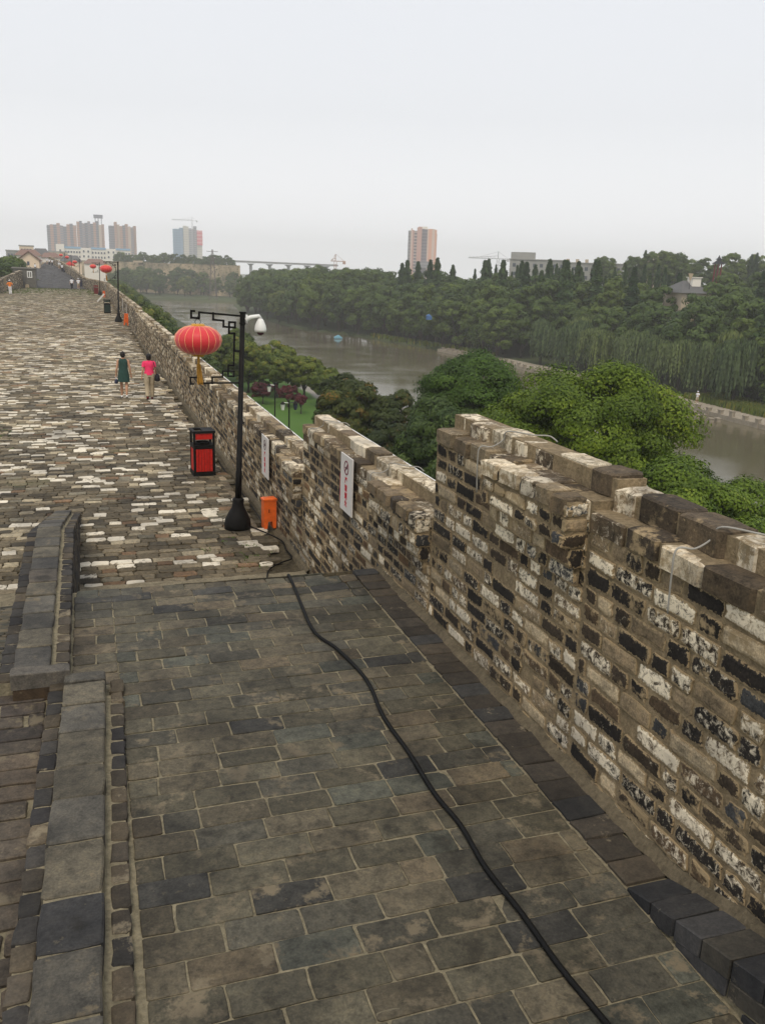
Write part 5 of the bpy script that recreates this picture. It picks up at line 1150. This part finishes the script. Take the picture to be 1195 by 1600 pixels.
for (w_, k_, zt, pr_) in ((2.7,'a',47,1.5), (1.5,'b',49,0), (1.7,'d',47.5,.8), (2.8,'c',47,1.8), (4.8,'d',50.0,0), (2.4,'e',49,1.6), (3.0,'e',48.5,1.0), (1.5,'b',49,.4), (3.2,'f',49,-.5), (2.7,'b',49,-.5), (1.8,'f',48.4,.5)):
    MB().box(xx+.01, xx+w_-.01, pr_, 14, -10, zt).build('bay', pm[k_], g); xx += w_
MB().box(9.5, 13.5, 2, 10, 49.9, 50.9).build('parapet', pm['d'], g); MB().box(13, 19, 2.5, 10, 48.8, 51.2).build('roof_house', wh_, g)
MB().box(8, 22, -3, -.6, 12, 18).build('podium', pm['a'], g)
stonegrey = plain('pale_grey_render', (.30,.30,.28), .9, 0, .12, .4); beige = plain('beige_render', (.48,.40,.30), .9, 0, .08, .4)
def block(label, cx, cy, L, d, z0, z1, rz, mat, nx_, nz, parts=()):
    g = empty('building', (cx, cy, 0), label, 'building', 'pale low buildings on the wooded rise'); g.rotation_euler = (0, 0, rz)
    MB().box(0, L, 0, d, z0, z1).build('wall', mat, g); MB().box(-.3, L+.3, -.3, d+.3, z1, z1+.35).build('roof', stonegrey, g)
    if nx_: facade(g, .5, L-.5, 0, z1-3.2*nz-.3, z1-.4, nx_, nz, min(1.2, L/nx_*.5), 1.3, glass, .08)
    for (a0, a1, b0, b1, c0, c1, mt) in parts: MB().box(a0, a1, b0, b1, c0, c1).build('roof_block', mt, g)
    return g
block('flat roofed grey building with a raised block at one end', 155.4, 313.8, 21.5, 12, -4, 11.6, -.50, stonegrey, 8, 2, ((.3, 9.5, .5, 9, 11.9, 14.4, stonegrey),))
block('long low grey building with battlement like rooftop railings', 172.5, 303, 22, 10, -4, 10.9, -.58, stonegrey, 9, 2, tuple((a_, a_+1.2, 0, .8, 11.2, 12.4, beige) for a_ in (1, 4.5, 8, 11.5, 15)))
block('beige flat roofed building with a taller box on the wooded rise', 197.5, 289.5, 17, 12, -2, 12.6, -.66, beige, 6, 2, ((3.5, 12.0, .5, 9, 12.95, 15.2, beige),))
pg = empty('pagoda', (187.3, 233.5, 0), 'tiny roofed pavilion with upturned eaves on the wooded rise', 'pavilion')
for k in range(6): MB().tube([(1.1*math.cos(k*1.047), 1.1*math.sin(k*1.047), 4), (1.1*math.cos(k*1.047), 1.1*math.sin(k*1.047), 11.2)], .14, 6).build('column', M['maroon'], pg)
MB().rings([(0,0,11.1,2.2,2.2),(0,0,11.3,1.9,1.9),(0,0,11.9,.9,.9),(0,0,12.3,.5,.5),(0,0,12.4,1.1,1.1),(0,0,12.9,.4,.4),(0,0,13.7,.05,.05)], 6).build('roof', M['cloth_dark'], pg)
g = empty('house', (114.0, 151.5, 0), 'house with grey tiled hip roof and pale dormer among the far trees', 'house'); tile = plain('grey_tile', (.11,.11,.11), .8)
MB().box(-1, 6, -1, 6, -6, 3.0).build('wall', beige, g)
MB().add([(-1.6,-1.6,2.9),(6.6,-1.6,2.9),(6.6,6.6,2.9),(-1.6,6.6,2.9),(1.2,2.2,5.3),(4.2,2.2,5.3)], [(0,1,5,4),(1,2,5),(2,3,4,5),(3,0,4),(0,3,2,1)]).build('roof', tile, g)
MB().box(2.2, 4.2, .4, 2.2, 4.2, 5.9).build('dormer', wh_, g); MB().box(2.0, 4.4, .2, 2.4, 5.9, 6.05).build('dormer_roof', wh_, g)
g = empty('billboard', (114.9, 151.0, 0), 'cream triangular flag like board on a post above the far trees', 'board'); MB().add([(-.6,0,6.7),(.6,0,6.7),(0,0,5.1),(-.6,.08,6.7),(.6,.08,6.7),(0,.08,5.1)], [(0,2,1),(3,4,5),(0,1,4,3),(1,2,5,4),(2,0,3,5)]).build('panel', M['tan'], g); MB().tube([(0,.05,-5),(0,.05,5.6)], .05, 5).build('post', M['black'], g)
# village at the end of the walkway
def house(label, x, y, w, d, z0, ze, zr, wm, rm, gable=True, rz=0):
    g = empty('house', (x, y, 0), label, 'house', 'small houses at the end of the walkway'); g.rotation_euler = (0, 0, rz)
    MB().add([(0,0,z0),(w,0,z0),(w,d,z0),(0,d,z0),(0,0,ze),(w,0,ze),(w,d,ze),(0,d,ze),(w/2,0,zr),(w/2,d,zr)], [(0,1,5,8,4),(2,3,7,9,6),(1,2,6,5),(3,0,4,7)] if gable else [(0,1,5,4),(1,2,6,5),(2,3,7,6),(3,0,4,7)]).build('wall', wm, g)
    e = .5
    if gable: MB().add([(-e,-e,ze-.3),(w/2,-e,zr+.12),(w+e,-e,ze-.3),(-e,d+e,ze-.3),(w/2,d+e,zr+.12),(w+e,d+e,ze-.3),(-e,-e,ze-.05),(w/2,-e,zr+.4),(w+e,-e,ze-.05),(-e,d+e,ze-.05),(w/2,d+e,zr+.4),(w+e,d+e,ze-.05)], [(6,7,10,9),(7,8,11,10),(0,3,4,1),(1,4,5,2),(0,1,7,6),(1,2,8,7),(3,9,10,4),(4,10,11,5),(0,6,9,3),(2,5,11,8)]).build('roof', rm, g)
    else: MB().add([(-e,-e,ze),(w+e,-e,ze),(w+e,d+e,ze),(-e,d+e,ze),(w*.2,d/2,zr),(w*.8,d/2,zr)], [(0,1,5,4),(1,2,5),(2,3,4,5),(3,0,4)]).build('roof', rm, g)
    MB().box(w*.40, w*.52, -.06, .02, z0+1.0 if z0 > 0 else 3.6, (z0+1.9) if z0 > 0 else 4.6).build('window', glass, g)
    return g
redt = plain('red_tile', (.20,.125,.10), .85); crm = plain('cream_render', (.72,.58,.43), .85, 0, .06)
house('cream gabled house just above the grey lattice kiosk', -16.4, 262, 5.2, 9, -9, 5.0, 7.0, crm, redt)
house('white walled house with reddish roof behind the cream gabled house', -19.5, 300, 7, 8, -9, 6.4, 8.2, wh_, redt, False)
house('small white house with red roof, beside the busy ramp top', -13.5, 330, 6, 8, -9, 6.2, 7.8, wh_, redt, False)
house('grey walled house with dark roof at the ramp top', -17.5, 352, 6, 8, -9, 7.2, 9.4, stonegrey, tile, False)
house('low pale house seen over the walkway parapet', -8.5, 380, 8, 8, -9, 5.2, 7.6, crm, tile, False)
house('wide low house with red roof under the white office building', 0.5, 400, 9, 8, -9, 4.6, 6.6, wh_, redt, False)
for i, (x, y, w, lb) in enumerate(((-8.7, 300, 2.6, 'white market tent beside the ramp top'), (-5.6, 312, 3.0, 'reddish market tent over the parapet top'))):
    g = empty('market_tent', (x, y, 2.6), lb, 'tent', 'tents at the end of the walkway'); MB().add([(0,0,1.5),(w,0,1.5),(w,w,1.5),(0,w,1.5),(w/2,w/2,2.6),(0,0,1.1),(w,0,1.1),(w,w,1.1),(0,w,1.1)], [(0,1,4),(1,2,4),(2,3,4),(3,0,4),(5,6,1,0),(6,7,2,1),(7,8,3,2),(8,5,0,3)]).build('canopy', [M['white'], M['redpaint']][i], g)
    for (a_, b_) in ((.1,.1),(w-.1,.1),(.1,w-.1),(w-.1,w-.1)): MB().tube([(a_,b_,-.8),(a_,b_,1.2)], .05, 5).build('pole', M['white'], g)
def town(label, x, y, w, d, z1, mat, nz=3, nx_=4):
    g = empty('building', (x, y, 0), label, 'building', 'hazy town buildings beyond the low wall'); MB().box(0, w, 0, d, -9, z1).build('wall', mat, g); MB().box(-.3, w+.3, -.3, d+.3, z1, z1+.5).build('roof', stonegrey, g); facade(g, .5, w-.5, 0, z1-3*nz, z1-.5, nx_, nz, 1., 1.3, glass)
town('hazy grey flats beyond the landward trees', -37, 500, 7, 8, 9.6, stonegrey)
town('hazy pinkish house with a raised flat roof', -30.5, 500, 6.5, 8, 12.2, crm)
town('low hazy pink building beside the raised flat roof', -24, 505, 5, 8, 9.2, crm, 2, 3)
town('pale yellowish low building below the towers', -22, 620, 13, 8, 11.2, beige, 2, 5)
for i, (x, y, w, z, mt) in enumerate(((150, 800, 12, 3.5, wh_), (178, 810, 16, 4.5, bl_), (205, 800, 14, 5.5, wh_), (232, 790, 12, 4, beige))):
    block(['white shed seen below the viaduct deck', 'blue roofed shed seen below the viaduct deck', 'second white shed farther along the viaduct', 'beige shed at the hidden end of the viaduct'][i], x, y, w, 8, -11, z, -.25, mt, 3, 1)
# ------------------------------------------------------------------ haze
m = bpy.data.materials.new('haze'); m.use_nodes = True; t = m.node_tree; t.nodes.clear(); o = t.nodes.new('ShaderNodeOutputMaterial'); v = t.nodes.new('ShaderNodeVolumePrincipled')
v.inputs['Color'].default_value = (1,1,1,1); v.inputs['Density'].default_value = .00042; v.inputs['Anisotropy'].default_value = .1; t.links.new(v.outputs[0], o.inputs['Volume'])
hz = MB().box(-1500, 2600, -420, 2700, -18, 95).build('haze', m); tag(hz, 'grey summer haze over the river and the town', 'haze', None, 'stuff')
